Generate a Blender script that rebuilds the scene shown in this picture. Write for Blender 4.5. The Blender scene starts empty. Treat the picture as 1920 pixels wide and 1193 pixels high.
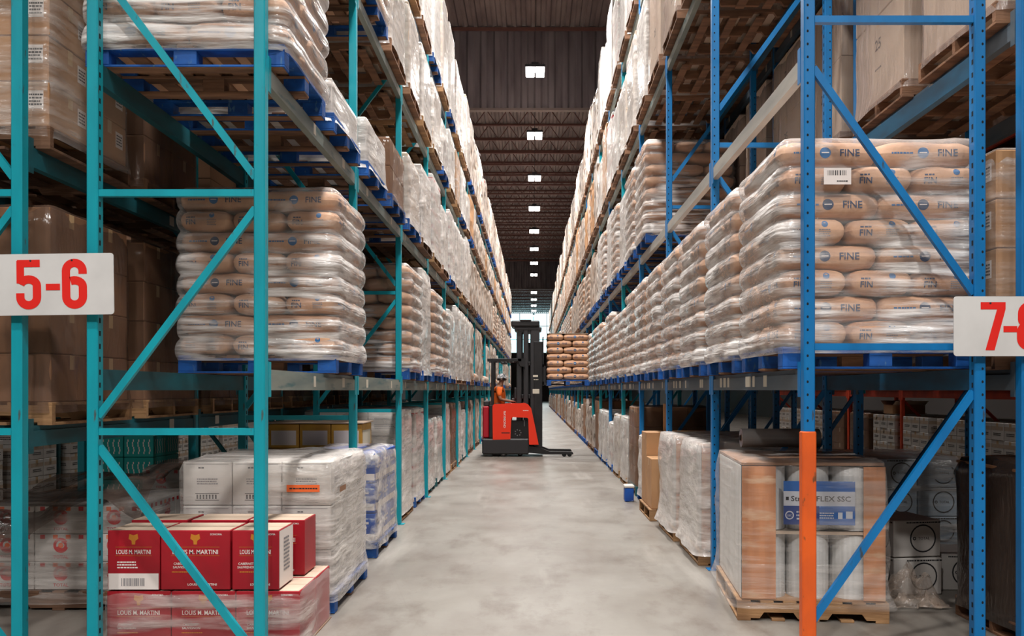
import bpy, math, random
from mathutils import Vector, Matrix, noise
from mathutils.bvhtree import BVHTree

sc = bpy.context.scene
COL = sc.collection
PI = math.pi
R = random.Random(7)

# ------------------------------------------------------------------ camera
cam_d = bpy.data.cameras.new('camera')
cam = bpy.data.objects.new('camera', cam_d)
COL.objects.link(cam)
cam.location = (0, 0, 1.6)
cam.rotation_euler = (PI / 2, 0, 0)
FPX = 1567.0
cam_d.sensor_width = 36
cam_d.lens = FPX / 1920 * 36
cam_d.shift_x = -40 / 1920
cam_d.shift_y = 135.5 / 1920
cam_d.clip_end = 400
sc.camera = cam

# ------------------------------------------------------------------ daylight outside, exposure
w = bpy.data.worlds.new('daylight')
sc.world = w
w.use_nodes = True
w.node_tree.nodes['Background'].inputs[0].default_value = (0.62, 0.92, 1.0, 1)
w.node_tree.nodes['Background'].inputs[1].default_value = 3.0
sc.view_settings.view_transform = 'Standard'
sc.view_settings.look = 'None'
sc.view_settings.exposure = 0.0
sc.view_settings.gamma = 1
sc.cycles.max_bounces = 6
sc.cycles.diffuse_bounces = 2
sc.cycles.glossy_bounces = 3
sc.cycles.transparent_max_bounces = 10
sc.cycles.sample_clamp_indirect = 4
sc.cycles.caustics_reflective = False
sc.cycles.caustics_refractive = False

# high-bay lamps, last pair added as fill: (x, y, watts).  z is always 10.5
LAMP_Z = 10.5
LAMP_W = 430
LAMPS = []
for i in range(-4, 15):
    if i == 9:
        continue
    LAMPS.append((0.05, 23.35 + 5.86 * (i - 1), LAMP_W))
for sx in (-1, 1):
    for i in range(0, 5):
        LAMPS.append((sx * 5.2, 23.35 + 5.86 * (i - 1), LAMP_W * 0.3))
for sx in (-9.5, 9.5):
    LAMPS.append((sx, -3.0, LAMP_W * .45))
for sx in (-3.6, 3.6):  # added pair, unseen behind the camera, to brighten the near front faces
    LAMPS.append((sx, -5.0, LAMP_W * 1.15))

# ------------------------------------------------------------------ helpers
def lin(c):
    return tuple(((x / 255) / 12.92 if x / 255 <= .04045 else ((x / 255 + .055) / 1.055) ** 2.4) for x in c) + (1,)

MATS = {}
def nodes(name):
    m = bpy.data.materials.new(name)
    m.use_nodes = True
    nt = m.node_tree
    return m, nt, nt.nodes['Principled BSDF']

def mat(name, rgb, rough=.6, metal=0.0, rgb2=None, nscale=(3, 3, 3), lo=.4, hi=.65, bump=0, bscale=(30, 30, 30),
        rnd=0, spec=.5, rgb3=None, n3=(12, 12, 12), lo3=.62, hi3=.7, emit=None):
    if name in MATS:
        return MATS[name]
    m, nt, b = nodes(name)
    L = nt.links.new
    b.inputs['Roughness'].default_value = rough
    b.inputs['Metallic'].default_value = metal
    b.inputs['Specular IOR Level'].default_value = spec
    c = lin(rgb)
    b.inputs['Base Color'].default_value = c
    tc = nt.nodes.new('ShaderNodeTexCoord')
    src = None
    def ns(scale, lo, hi, detail=4):
        mp = nt.nodes.new('ShaderNodeMapping'); mp.inputs['Scale'].default_value = scale
        L(tc.outputs['Object'], mp.inputs[0])
        n = nt.nodes.new('ShaderNodeTexNoise'); n.inputs['Scale'].default_value = 1; n.inputs['Detail'].default_value = detail
        L(mp.outputs[0], n.inputs['Vector'])
        if lo is None:
            return n.outputs[0]
        r = nt.nodes.new('ShaderNodeMapRange'); r.inputs[1].default_value = lo; r.inputs[2].default_value = hi
        L(n.outputs[0], r.inputs[0])
        return r.outputs[0]
    def mix(a, bcol, f):
        x = nt.nodes.new('ShaderNodeMix'); x.data_type = 'RGBA'
        L(f, x.inputs[0])
        if hasattr(a, 'is_linked'): L(a, x.inputs[6])
        else: x.inputs[6].default_value = a
        x.inputs[7].default_value = bcol
        return x.outputs[2]
    cur = c
    if rgb2: cur = mix(cur, lin(rgb2), ns(nscale, lo, hi))
    if rgb3: cur = mix(cur, lin(rgb3), ns(n3, lo3, hi3))
    if rnd:
        oi = nt.nodes.new('ShaderNodeObjectInfo')
        h = nt.nodes.new('ShaderNodeHueSaturation')
        r = nt.nodes.new('ShaderNodeMapRange'); r.inputs[3].default_value = 1 - rnd; r.inputs[4].default_value = 1 + rnd
        L(oi.outputs['Random'], r.inputs[0]); L(r.outputs[0], h.inputs['Value'])
        if hasattr(cur, 'is_linked'): L(cur, h.inputs['Color'])
        else: h.inputs['Color'].default_value = cur
        cur = h.outputs[0]
    if hasattr(cur, 'is_linked'): L(cur, b.inputs['Base Color'])
    if bump:
        bp = nt.nodes.new('ShaderNodeBump'); bp.inputs['Strength'].default_value = bump; bp.inputs['Distance'].default_value = .02
        L(ns(bscale, None, None, 3), bp.inputs['Height']); L(bp.outputs[0], b.inputs['Normal'])
    if emit:
        b.inputs['Emission Color'].default_value = lin(emit[0]); b.inputs['Emission Strength'].default_value = emit[1]
    MATS[name] = m
    return m

def film(name, base, streak, facing, scale=(2, 2, 14), tint=(236, 228, 222), big=.9, fp=.35):
    """translucent stretch film: clear patches and milky bands that also paint in white glare"""
    if name in MATS: return MATS[name]
    m, nt, b = nodes(name)
    L = nt.links.new
    N = nt.nodes.new
    b.inputs['Base Color'].default_value = lin(tint)
    b.inputs['Roughness'].default_value = .16
    b.inputs['Specular IOR Level'].default_value = .8
    tc = N('ShaderNodeTexCoord')
    def ns(scale, lo, hi, d=4):
        mp = N('ShaderNodeMapping'); mp.inputs['Scale'].default_value = scale
        L(tc.outputs['Object'], mp.inputs[0])
        n = N('ShaderNodeTexNoise'); n.inputs['Scale'].default_value = 1; n.inputs['Detail'].default_value = d
        L(mp.outputs[0], n.inputs['Vector'])
        r = N('ShaderNodeMapRange'); r.inputs[1].default_value = lo; r.inputs[2].default_value = hi
        L(n.outputs[0], r.inputs[0])
        return r.outputs[0], n.outputs[0]
    s, raw = ns(scale, .42, .62)
    g, _ = ns((big, big, big * .7), .40, .56, 2)
    mu = N('ShaderNodeMath'); mu.operation = 'MULTIPLY'; L(s, mu.inputs[0]); L(g, mu.inputs[1])
    m2 = N('ShaderNodeMath'); m2.operation = 'MULTIPLY_ADD'; L(mu.outputs[0], m2.inputs[0]); m2.inputs[1].default_value = streak; m2.inputs[2].default_value = base
    lw = N('ShaderNodeLayerWeight'); lw.inputs[0].default_value = fp
    m3 = N('ShaderNodeMath'); m3.operation = 'MULTIPLY_ADD'; m3.use_clamp = True
    L(lw.outputs['Facing'], m3.inputs[0]); m3.inputs[1].default_value = facing; L(m2.outputs[0], m3.inputs[2])
    bp = N('ShaderNodeBump'); bp.inputs['Strength'].default_value = .55; bp.inputs['Distance'].default_value = .03
    bp.inputs['Strength'].default_value = .8
    _, raw2 = ns((scale[0] * 5 + 4, scale[1] * 5 + 4, scale[2] * 2.2), 0, 1, 3)
    bp2 = N('ShaderNodeBump'); bp2.inputs['Strength'].default_value = .5; bp2.inputs['Distance'].default_value = .012
    L(raw, bp.inputs['Height']); L(raw2, bp2.inputs['Height']); L(bp.outputs[0], bp2.inputs['Normal']); L(bp2.outputs[0], b.inputs['Normal'])
    tr = N('ShaderNodeBsdfTransparent')
    mx = N('ShaderNodeMixShader')
    L(m3.outputs[0], mx.inputs[0]); L(tr.outputs[0], mx.inputs[1]); L(b.outputs[0], mx.inputs[2])
    L(mx.outputs[0], nt.nodes['Material Output'].inputs[0])
    MATS[name] = m
    return m

class MB:
    def __init__(s): s.v = []; s.f = []; s.mi = []; s.mats = []
    def mid(s, m):
        if m not in s.mats: s.mats.append(m)
        return s.mats.index(m)
    def add(s, vs, fs, m, M=None):
        o = len(s.v); k = s.mid(m)
        s.v += [tuple(M @ Vector(p)) for p in vs] if M else [tuple(p) for p in vs]
        for f in fs:
            s.f.append(tuple(i + o for i in f)); s.mi.append(k)
        return s
    def box(s, x0, x1, y0, y1, z0, z1, m, c=0, M=None):
        if c <= 0:
            vs = [(x, y, z) for x in (x0, x1) for y in (y0, y1) for z in (z0, z1)]
            fs = [(0, 1, 3, 2), (4, 6, 7, 5), (0, 4, 5, 1), (2, 3, 7, 6), (0, 2, 6, 4), (1, 5, 7, 3)]
            return s.add(vs, fs, m, M)
        # chamfered box
        lo = (x0, y0, z0); hi = (x1, y1, z1); vs = []; idx = {}
        for a in (0, 1):
            for b in (0, 1):
                for d in (0, 1):
                    for ax in (0, 1, 2):
                        p = []
                        for q, t in enumerate((a, b, d)):
                            e = hi[q] if t else lo[q]
                            p.append(e if q == ax else (e - c if t else e + c))
                        idx[(a, b, d, ax)] = len(vs); vs.append(tuple(p))
        fs = []
        for t in (0, 1):
            fs.append([idx[(t, a, b, 0)] for a, b in ((0, 0), (1, 0), (1, 1), (0, 1))])
            fs.append([idx[(a, t, b, 1)] for a, b in ((0, 0), (1, 0), (1, 1), (0, 1))])
            fs.append([idx[(a, b, t, 2)] for a, b in ((0, 0), (1, 0), (1, 1), (0, 1))])
        for a in (0, 1):
            for b in (0, 1):
                fs.append([idx[(a, b, 0, 0)], idx[(a, b, 1, 0)], idx[(a, b, 1, 1)], idx[(a, b, 0, 1)]])
                fs.append([idx[(a, 0, b, 0)], idx[(a, 1, b, 0)], idx[(a, 1, b, 2)], idx[(a, 0, b, 2)]])
                fs.append([idx[(0, a, b, 1)], idx[(1, a, b, 1)], idx[(1, a, b, 2)], idx[(0, a, b, 2)]])
                for d in (0, 1):
                    fs.append([idx[(a, b, d, q)] for q in (0, 1, 2)])
        # fix winding
        cen = Vector(((x0 + x1) / 2, (y0 + y1) / 2, (z0 + z1) / 2))
        out = []
        for f in fs:
            P = [Vector(vs[i]) for i in f]
            n = (P[1] - P[0]).cross(P[2] - P[0])
            out.append(tuple(f) if n.dot(sum(P, Vector()) / len(P) - cen) > 0 else tuple(reversed(f)))
        return s.add(vs, out, m, M)
    def bar(s, p0, p1, wx, wy, m, up=(0, 1, 0)):
        """rectangular bar from p0 to p1; wy is measured along up"""
        p0 = Vector(p0); p1 = Vector(p1); d = (p1 - p0).normalized(); u = Vector(up)
        u = (u - d * u.dot(d)).normalized(); r = d.cross(u)
        vs = [tuple(p + r * a * wx / 2 + u * b * wy / 2) for p in (p0, p1) for a, b in ((-1, -1), (1, -1), (1, 1), (-1, 1))]
        return s.add(vs, [(0, 1, 2, 3), (7, 6, 5, 4), (0, 4, 5, 1), (1, 5, 6, 2), (2, 6, 7, 3), (3, 7, 4, 0)], m)
    def cyl(s, p0, p1, r, m, n=16, r1=None):
        p0 = Vector(p0); p1 = Vector(p1); d = (p1 - p0).normalized()
        u = d.orthogonal().normalized(); q = d.cross(u); r1 = r if r1 is None else r1
        vs = [tuple(p + (u * math.cos(2 * PI * i / n) + q * math.sin(2 * PI * i / n)) * rr) for p, rr in ((p0, r), (p1, r1)) for i in range(n)]
        fs = [(i, (i + 1) % n, n + (i + 1) % n, n + i) for i in range(n)]
        fs += [tuple(reversed(range(n))), tuple(range(n, 2 * n))]
        return s.add(vs, fs, m)
    def prism(s, poly, y0, y1, m, axis='y'):
        """poly in (x, z) extruded along y"""
        n = len(poly)
        if axis == 'y': vs = [(x, y, z) for y in (y0, y1) for x, z in poly]
        elif axis == 'x': vs = [(y, x, z) for y in (y0, y1) for x, z in poly]
        else: vs = [(x, z, y) for y in (y0, y1) for x, z in poly]
        fs = [tuple(range(n)), tuple(reversed(range(n, 2 * n)))] + [(i, n + i, n + (i + 1) % n, (i + 1) % n) for i in range(n)]
        return s.add(vs, fs, m)
    def mesh(s, name, smooth=False):
        me = bpy.data.meshes.new(name)
        me.from_pydata(s.v, [], s.f)
        for m in s.mats: me.materials.append(m)
        me.polygons.foreach_set('material_index', s.mi)
        if smooth: me.polygons.foreach_set('use_smooth', [True] * len(s.f))
        me.update()
        return me
    def build(s, name, parent=None, loc=(0, 0, 0), rot=(0, 0, 0), smooth=False):
        o = bpy.data.objects.new(name, s.mesh(name, smooth))
        o.location = loc; o.rotation_euler = rot
        COL.objects.link(o)
        if parent: o.parent = parent
        return o

def link_mesh(name, me, parent=None, loc=(0, 0, 0), rz=0, ry=0):
    o = bpy.data.objects.new(name, me); o.location = loc; o.rotation_euler = (0, ry, rz)
    COL.objects.link(o)
    if parent: o.parent = parent
    return o

def tag(o, label, cat, group=None):
    o['label'] = label; o['category'] = cat
    if group: o['group'] = group
    return o
def thing(name, label, cat, loc=(0, 0, 0), rz=0, group=None):
    o = bpy.data.objects.new(name, None); COL.objects.link(o)
    o.empty_display_size = .1
    o.location = loc; o.rotation_euler = (0, 0, rz)
    return tag(o, label, cat, group)
def struct(o):
    o['kind'] = 'structure'; return o
def copy_tree(o, parent=None):
    c = o.copy(); COL.objects.link(c); c.parent = parent
    for ch in o.children: copy_tree(ch, c)
    return c
def X(px, Y): return (px - 1000) * Y / FPX
def Z(py, Y): return 1.6 + (732 - py) * Y / FPX

# ------------------------------------------------------------------ lettering
_TX = {}
def text2d(s):
    if s not in _TX:
        cu = bpy.data.curves.new('t', 'FONT'); cu.body = s; cu.size = 1; cu.resolution_u = 2; cu.fill_mode = 'FRONT'
        cu.offset = .012
        o = bpy.data.objects.new('t', cu); COL.objects.link(o)
        bpy.context.view_layer.update()
        me = bpy.data.meshes.new_from_object(o)
        vs = [(v.co.x, v.co.y) for v in me.vertices]; fs = [tuple(p.vertices) for p in me.polygons]
        bpy.data.objects.remove(o); bpy.data.meshes.remove(me); bpy.data.curves.remove(cu)
        x0 = min(v[0] for v in vs); x1 = max(v[0] for v in vs); y0 = min(v[1] for v in vs); y1 = max(v[1] for v in vs)
        _TX[s] = ([((x - x0) / (y1 - y0), (y - y0) / (y1 - y0)) for x, y in vs], fs, (x1 - x0) / (y1 - y0))
    return _TX[s]
def put2d(mb, vs2, fs, org, right, up, m, bvh=None, off=.0015):
    org = Vector(org); right = Vector(right); up = Vector(up); n = right.normalized().cross(up.normalized())
    out = []
    for x, y in vs2:
        p = org + right * x + up * y
        if bvh:
            h = bvh.ray_cast(p + n * .5, -n, 1.0)
            if h[0]: p = h[0]
        out.append(tuple(p + n * off))
    mb.add(out, fs, m)
def text(mb, s, org, right, up, h, m, bvh=None, center=True, width=None, off=.0015):
    vs, fs, wd = text2d(s)
    kx = h if width is None else width / wd
    right = Vector(right).normalized(); up = Vector(up).normalized()
    cx = wd / 2 if center else 0
    put2d(mb, [((x - cx) * kx, y * h) for x, y in vs], fs, org, right, up, m, bvh, off)
def disc(mb, org, right, up, r, m, bvh=None, n=16, r0=0, a0=0, a1=2 * PI, off=.0015):
    vs = []; fs = []
    full = abs(a1 - a0 - 2 * PI) < 1e-6
    for i in range(n + 1):
        a = a0 + (a1 - a0) * i / n
        vs.append((math.cos(a) * r, math.sin(a) * r)); vs.append((math.cos(a) * r0, math.sin(a) * r0))
    for i in range(n): fs.append((2 * i + 1, 2 * i, 2 * i + 2, 2 * i + 3))
    put2d(mb, vs, fs, org, Vector(right).normalized(), Vector(up).normalized(), m, bvh, off)
def rect(mb, org, right, up, w_, h_, m, bvh=None, off=.0015, n=1):
    vs = []; fs = []
    for i in range(n + 1):
        x = -w_ / 2 + w_ * i / n; vs += [(x, -h_ / 2), (x, h_ / 2)]
    for i in range(n): fs.append((2 * i, 2 * i + 2, 2 * i + 3, 2 * i + 1))
    put2d(mb, vs, fs, org, Vector(right).normalized(), Vector(up).normalized(), m, bvh, off)
def barcode(mb, org, right, up, w_, h_, m, seed=0, off=.002, base=None):
    r = random.Random(seed)
    if base: rect(mb, org, right, up, w_ * 1.2, h_ * 1.35, base, off=off * .6)
    x = -w_ / 2; right = Vector(right); up = Vector(up)
    while x < w_ / 2:
        b = r.choice((.002, .004, .006))
        rect(mb, Vector(org) + right.normalized() * x, right, up, b, h_, m, off=off); x += b + r.choice((.003, .005))
def scribble(mb, org, right, up, w_, h_, m, lines=2, seed=0, bvh=None, off=.0015):
    """rows of tiny illegible printed marks"""
    r = random.Random(seed); right = Vector(right).normalized(); up = Vector(up).normalized()
    for k in range(lines):
        y = h_ / 2 - h_ * (k + .5) / lines; x = -w_ / 2
        while x < w_ / 2 - .01:
            b = r.uniform(.4, 1.3) * h_ / lines
            rect(mb, Vector(org) + right * (x + b / 2) + up * y, right, up, b * .8, h_ / lines * .5, m, bvh, off); x += b

# ------------------------------------------------------------------ materials
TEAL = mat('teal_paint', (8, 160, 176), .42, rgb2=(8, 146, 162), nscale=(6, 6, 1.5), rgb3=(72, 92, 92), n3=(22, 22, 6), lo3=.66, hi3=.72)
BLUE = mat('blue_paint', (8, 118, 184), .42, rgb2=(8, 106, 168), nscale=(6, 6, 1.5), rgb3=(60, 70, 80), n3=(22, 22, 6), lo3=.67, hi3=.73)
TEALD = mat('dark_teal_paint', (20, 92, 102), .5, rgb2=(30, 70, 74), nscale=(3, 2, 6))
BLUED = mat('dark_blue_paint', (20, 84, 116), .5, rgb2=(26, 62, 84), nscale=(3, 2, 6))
GREYL = mat('worn_grey_beam_paint', (142, 146, 136), .5, rgb2=(108, 120, 116), nscale=(3, 1.2, 8), rgb3=(70, 104, 106), n3=(5, 3, 20), lo3=.58, hi3=.7)
GREYR = mat('pale_grey_beam_paint', (176, 170, 160), .5, rgb2=(150, 146, 140), nscale=(3, 1.2, 8))
SLATE = mat('slate_beam_paint', (88, 98, 106), .5, rgb2=(66, 84, 98), nscale=(3, 1.2, 6))
HOLE = mat('slot_shadow', (10, 14, 18), .9)
ORANGE = mat('orange_guard_paint', (236, 98, 28), .5, rgb2=(206, 84, 30), nscale=(5, 5, 2), rgb3=(120, 70, 40), n3=(18, 18, 8), lo3=.64, hi3=.7)
RACKRED = mat('red_orange_rack_paint', (226, 72, 34), .5, rgb2=(196, 56, 30), nscale=(4, 4, 2))
WOOD = mat('pallet_wood', (176, 134, 92), .8, rgb2=(136, 98, 66), nscale=(2, 9, 9), bump=.3, bscale=(6, 60, 60), rnd=.25)
WOODD = mat('old_pallet_wood', (140, 102, 76), .85, rgb2=(98, 70, 54), nscale=(2, 9, 9), bump=.3, bscale=(6, 60, 60), rnd=.3)
WBLUE = mat('blue_pallet_paint', (16, 92, 176), .6, rgb2=(10, 64, 128), nscale=(5, 9, 9), rgb3=(70, 110, 150), n3=(30, 14, 14), lo3=.62, hi3=.7, rnd=.15)
KRAFT = mat('kraft_sack_paper', (214, 168, 134), .7, rgb2=(198, 150, 117), nscale=(5, 5, 5), bump=.35, bscale=(16, 16, 16), rnd=.06)
CARD = mat('corrugated_card', (186, 140, 98), .75, rgb2=(170, 124, 86), nscale=(2, 2, 2), rnd=.12)
CARDD = mat('brown_card', (148, 106, 76), .75, rgb2=(128, 92, 66), nscale=(2, 2, 2), rnd=.12)
CARDP = mat('pale_card', (206, 184, 162), .75, rgb2=(190, 166, 146), nscale=(2, 2, 2), rnd=.1)
TAPE = mat('packing_tape', (206, 172, 130), .3)
WCARD = mat('white_card', (226, 220, 214), .6, rgb2=(208, 200, 194), nscale=(2, 2, 2), rnd=.05)
RED = mat('wine_red_card', (176, 22, 38), .45, rgb2=(150, 18, 32), nscale=(2, 2, 2))
GOLD = mat('gold_print', (206, 130, 44), .4)
WPRINT = mat('white_print', (238, 226, 220), .6)
KPRINT = mat('black_print', (40, 38, 42), .7)
GPRINT = mat('grey_print', (130, 126, 130), .7)
NPRINT = mat('navy_print', (24, 54, 92), .6)
BPRINT = mat('blue_print', (30, 104, 160), .6)
RPRINT = mat('red_print', (214, 34, 40), .6)
OSTICK = mat('orange_sticker', (248, 110, 50), .5)
STICK = mat('label_sticker', (214, 204, 186), .6, rnd=.08)
WHITE = mat('sign_white', (222, 220, 218), .4, rgb2=(210, 208, 206), nscale=(3, 3, 3))
BLUEC = mat('blue_card', (22, 88, 182), .45, rgb2=(16, 66, 150), nscale=(4, 4, 4), rgb3=(190, 205, 225), n3=(5, 5, 14), lo3=.62, hi3=.66)
YEL = mat('yellow_card', (226, 172, 66), .55, rgb2=(200, 146, 60), nscale=(4, 4, 4))
TCARD = mat('turquoise_card', (20, 156, 150), .5)
PALLETT = mat('green_pallet_paint', (22, 92, 96), .6, rgb2=(16, 66, 72), nscale=(5, 9, 9))
CLEAR = film('clear_stretch_film', .06, .45, .5, scale=(1.3, 1.3, 18))
MILKY = film('milky_stretch_film', .30, .6, .5, scale=(2, 2, 9))
SIDEF = film('wrinkled_stretch_film', .06, .88, .6, scale=(1.6, 1.6, 20), big=1.5, fp=.3, tint=(246, 240, 236))  # pale streaks strengthened to paint in broad glare
DUSTF = film('brown_stretch_film', .22, .4, .25, scale=(6, 6, 2), tint=(120, 94, 80))
DARKF = film('dark_stretch_film', .72, .2, .3, scale=(6, 6, 2), tint=(64, 54, 50))
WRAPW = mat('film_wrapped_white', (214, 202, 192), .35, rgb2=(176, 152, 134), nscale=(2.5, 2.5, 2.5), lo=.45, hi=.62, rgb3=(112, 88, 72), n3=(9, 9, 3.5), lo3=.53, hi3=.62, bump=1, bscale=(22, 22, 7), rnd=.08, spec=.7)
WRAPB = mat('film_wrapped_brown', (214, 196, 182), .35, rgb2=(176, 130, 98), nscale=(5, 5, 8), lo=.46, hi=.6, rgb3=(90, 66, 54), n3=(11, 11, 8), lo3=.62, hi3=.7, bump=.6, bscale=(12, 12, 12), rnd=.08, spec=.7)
# ------------------------------------------------------------------ the room
CEIL = 12.9
floor_m, nt, b = nodes('sealed_concrete')
L = nt.links.new; N = nt.nodes.new
tc = N('ShaderNodeTexCoord')
def fn(scale, detail, lo, hi, rough=.6):
    mp = N('ShaderNodeMapping'); mp.inputs['Scale'].default_value = scale; L(tc.outputs['Object'], mp.inputs[0])
    n = N('ShaderNodeTexNoise'); n.inputs['Scale'].default_value = 1; n.inputs['Detail'].default_value = detail; n.inputs['Roughness'].default_value = rough
    L(mp.outputs[0], n.inputs[0])
    r = N('ShaderNodeMapRange'); r.inputs[1].default_value = lo; r.inputs[2].default_value = hi; L(n.outputs[0], r.inputs[0])
    return r.outputs[0]
def fmix(a, bc, f):
    x = N('ShaderNodeMix'); x.data_type = 'RGBA'; L(f, x.inputs[0])
    if hasattr(a, 'is_linked'): L(a, x.inputs[6])
    else: x.inputs[6].default_value = a
    x.inputs[7].default_value = bc
    return x.outputs[2]
c = fmix(lin((144, 138, 130)), lin((128, 120, 112)), fn((.7, .35, 1), 6, .42, .58))
c = fmix(c, lin((112, 101, 92)), fn((2.2, 1.1, 1), 8, .5, .7, .7))
c = fmix(c, lin((96, 84, 74)), fn((5, 3.5, 1), 6, .70, .76, .7))
c = fmix(c, lin((166, 160, 152)), fn((1.6, .2, 1), 5, .58, .72))
vor = N('ShaderNodeTexVoronoi'); vor.feature = 'DISTANCE_TO_EDGE'; vor.inputs['Scale'].default_value = .45
mp = N('ShaderNodeMapping'); L(tc.outputs['Object'], mp.inputs[0])
nn = N('ShaderNodeTexNoise'); nn.inputs['Scale'].default_value = 1.4; nn.inputs['Detail'].default_value = 5
vm = N('ShaderNodeVectorMath'); vm.operation = 'MULTIPLY_ADD'; L(nn.outputs['Color'], vm.inputs[0]); vm.inputs[1].default_value = (1.4, 1.4, 0); L(mp.outputs[0], vm.inputs[2])
L(vm.outputs[0], vor.inputs['Vector'])
cr = N('ShaderNodeMapRange'); cr.inputs[1].default_value = .0025; cr.inputs[2].default_value = 0; cr.inputs[3].default_value = 0; cr.inputs[4].default_value = .12; L(vor.outputs[0], cr.inputs[0])
c = fmix(c, lin((112, 98, 88)), cr.outputs[0])
L(c, b.inputs['Base Color'])
rr = N('ShaderNodeMapRange'); rr.inputs[3].default_value = .3; rr.inputs[4].default_value = .5; L(fn((1.2, 1.2, 1), 4, .3, .7), rr.inputs[0]); L(rr.outputs[0], b.inputs['Roughness'])
WALLP = mat('painted_wall_panel', (84, 78, 76), .7)
DECK = mat('steel_roof_deck', (136, 120, 116), .6, rgb2=(112, 96, 94), nscale=(3, .6, .6))
CURT = mat('ribbed_steel_curtain', (122, 112, 114), .5, rgb2=(96, 86, 88), nscale=(3, 1, .5))
JOIST = mat('joist_red_oxide', (104, 66, 58), .6)
XW, Y0, Y1 = 14.0, -14.0, 122.0
struct(MB().box(-XW, XW, Y0, Y1, -.2, 0, floor_m).build('floor'))
# ribbed roof deck, ribs running down the aisle
def ribs(w0, w1, pitch, depth):
    pts = []; x = w0
    while x < w1:
        pts += [(x, 0), (x + pitch * .36, 0), (x + pitch * .5, depth), (x + pitch * .86, depth)]; x += pitch
    pts.append((w1, 0)); return pts
m = MB(); P = ribs(-XW, XW, .3, .06)
vs = [(x, y, CEIL + z) for y in (Y0, Y1) for x, z in P]; n = len(P)
m.add(vs, [(i, n + i, n + i + 1, i + 1) for i in range(n - 1)], DECK)
m.box(-XW, XW, Y0, Y1, CEIL + .1, CEIL + .2, DECK)
struct(m.build('ceiling'))
struct(MB().box(-XW - .2, -XW, Y0, Y1, 0, CEIL + .2, WALLP).build('wall_left'))
struct(MB().box(XW, XW + .2, Y0, Y1, 0, CEIL + .2, WALLP).build('wall_right'))
struct(MB().box(-XW, XW, Y0 - .2, Y0, 0, CEIL + .2, WALLP).build('wall_front'))
struct(MB().box(-XW, XW, Y1, Y1 + .2, 0, 7.0, WALLP).build('wall_back'))
m = MB(); WF = mat('white_window_frame', (190, 205, 205), .5)
for x in [-14 + 2 * i for i in range(15)]: m.box(x - .05, x + .05, Y1 + .02, Y1 + .12, 7, CEIL, WF)
for z in (7.05, 9.0, 11.0, CEIL - .05): m.box(-XW, XW, Y1 + .03, Y1 + .11, z - .05, z + .05, WF)
win = struct(m.build('window_1'))
gm, gnt, gb = nodes('window_glass'); gb.inputs['Transmission Weight'].default_value = 1; gb.inputs['Roughness'].default_value = .0; gb.inputs['IOR'].default_value = 1.02; gb.inputs['Base Color'].default_value = (.9, 1, 1, 1)
MB().box(-XW, XW, Y1 + .06, Y1 + .07, 7, CEIL, gm).build('pane', win)
# two hanging ribbed smoke curtains
for k, yc in enumerate((26.0, 72.0)):
    m = MB(); P = ribs(-XW, XW, .42, .07)
    vs = [(x, yc - z, zz) for zz in (10.34, CEIL) for x, z in P]; n = len(P)
    m.add(vs, [(i, i + 1, n + i + 1, n + i) for i in range(n - 1)], CURT)
    m.box(-XW, XW, yc + .02, yc + .04, 10.34, CEIL, CURT)
    o = struct(m.build('trim_%d' % (k + 1)))
    LIP = mat('curtain_edge_rail', (120, 104, 98), .5)
    MB().box(-XW, XW, yc - .09, yc + .06, 10.28, 10.36, LIP).build('edge_rail', o)
    MB().box(-XW, XW, yc - .14, yc - .08, CEIL - .16, CEIL - .06, JOIST).build('edge_rail', o)

ORD = ['zeroth', 'first', 'second', 'third', 'fourth', 'fifth', 'sixth', 'seventh', 'eighth', 'ninth', 'tenth', 'eleventh', 'twelfth',
       'thirteenth', 'fourteenth', 'fifteenth', 'sixteenth', 'seventeenth', 'eighteenth', 'nineteenth', 'twentieth']
TENS = {2: 'twenty', 3: 'thirty', 4: 'forty', 5: 'fifty', 6: 'sixty'}
def ordw(n):
    if n <= 20: return ORD[n]
    if n % 10 == 0: return TENS[n // 10][:-1] + 'ieth'
    return TENS[n // 10] + '-' + ORD[n % 10]

# open-web roof joists
tcM = MB().box(-13.6, 13.6, -.05, .05, .62, .70, JOIST); bcM = MB().box(-13.6, 13.6, -.05, .05, 0, .07, JOIST)
wb = MB(); x = -13.5
while x < 13.4:
    wb.bar((x, 0, .05), (x + .43, 0, .65), .03, .03, JOIST); wb.bar((x + .43, 0, .65), (x + .86, 0, .05), .03, .03, JOIST); x += .86
jm = [(n_, q.mesh(n_)) for n_, q in (('top_chord', tcM), ('bottom_chord', bcM), ('web', wb))]
joy = [y for y in [16.5, 19.5, 22.5] + [27.6 + 1.95 * i for i in range(22)] + [75 + 3.2 * i for i in range(13)]]
j0 = None
for i, y in enumerate(joy):
    lab = 'red-brown open-web steel roof joist, the %s crossing the aisle counted from the near end' % ordw(i + 1)
    if j0 is None:
        j0 = thing('roof_joist', lab, 'joist', (0, y, CEIL - .72), 0, 'open-web joists under the roof')
        for n_, me in jm: link_mesh(n_, me, j0)
    else:
        j = copy_tree(j0); j.location = (0, y, CEIL - .72); j['label'] = lab

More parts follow.
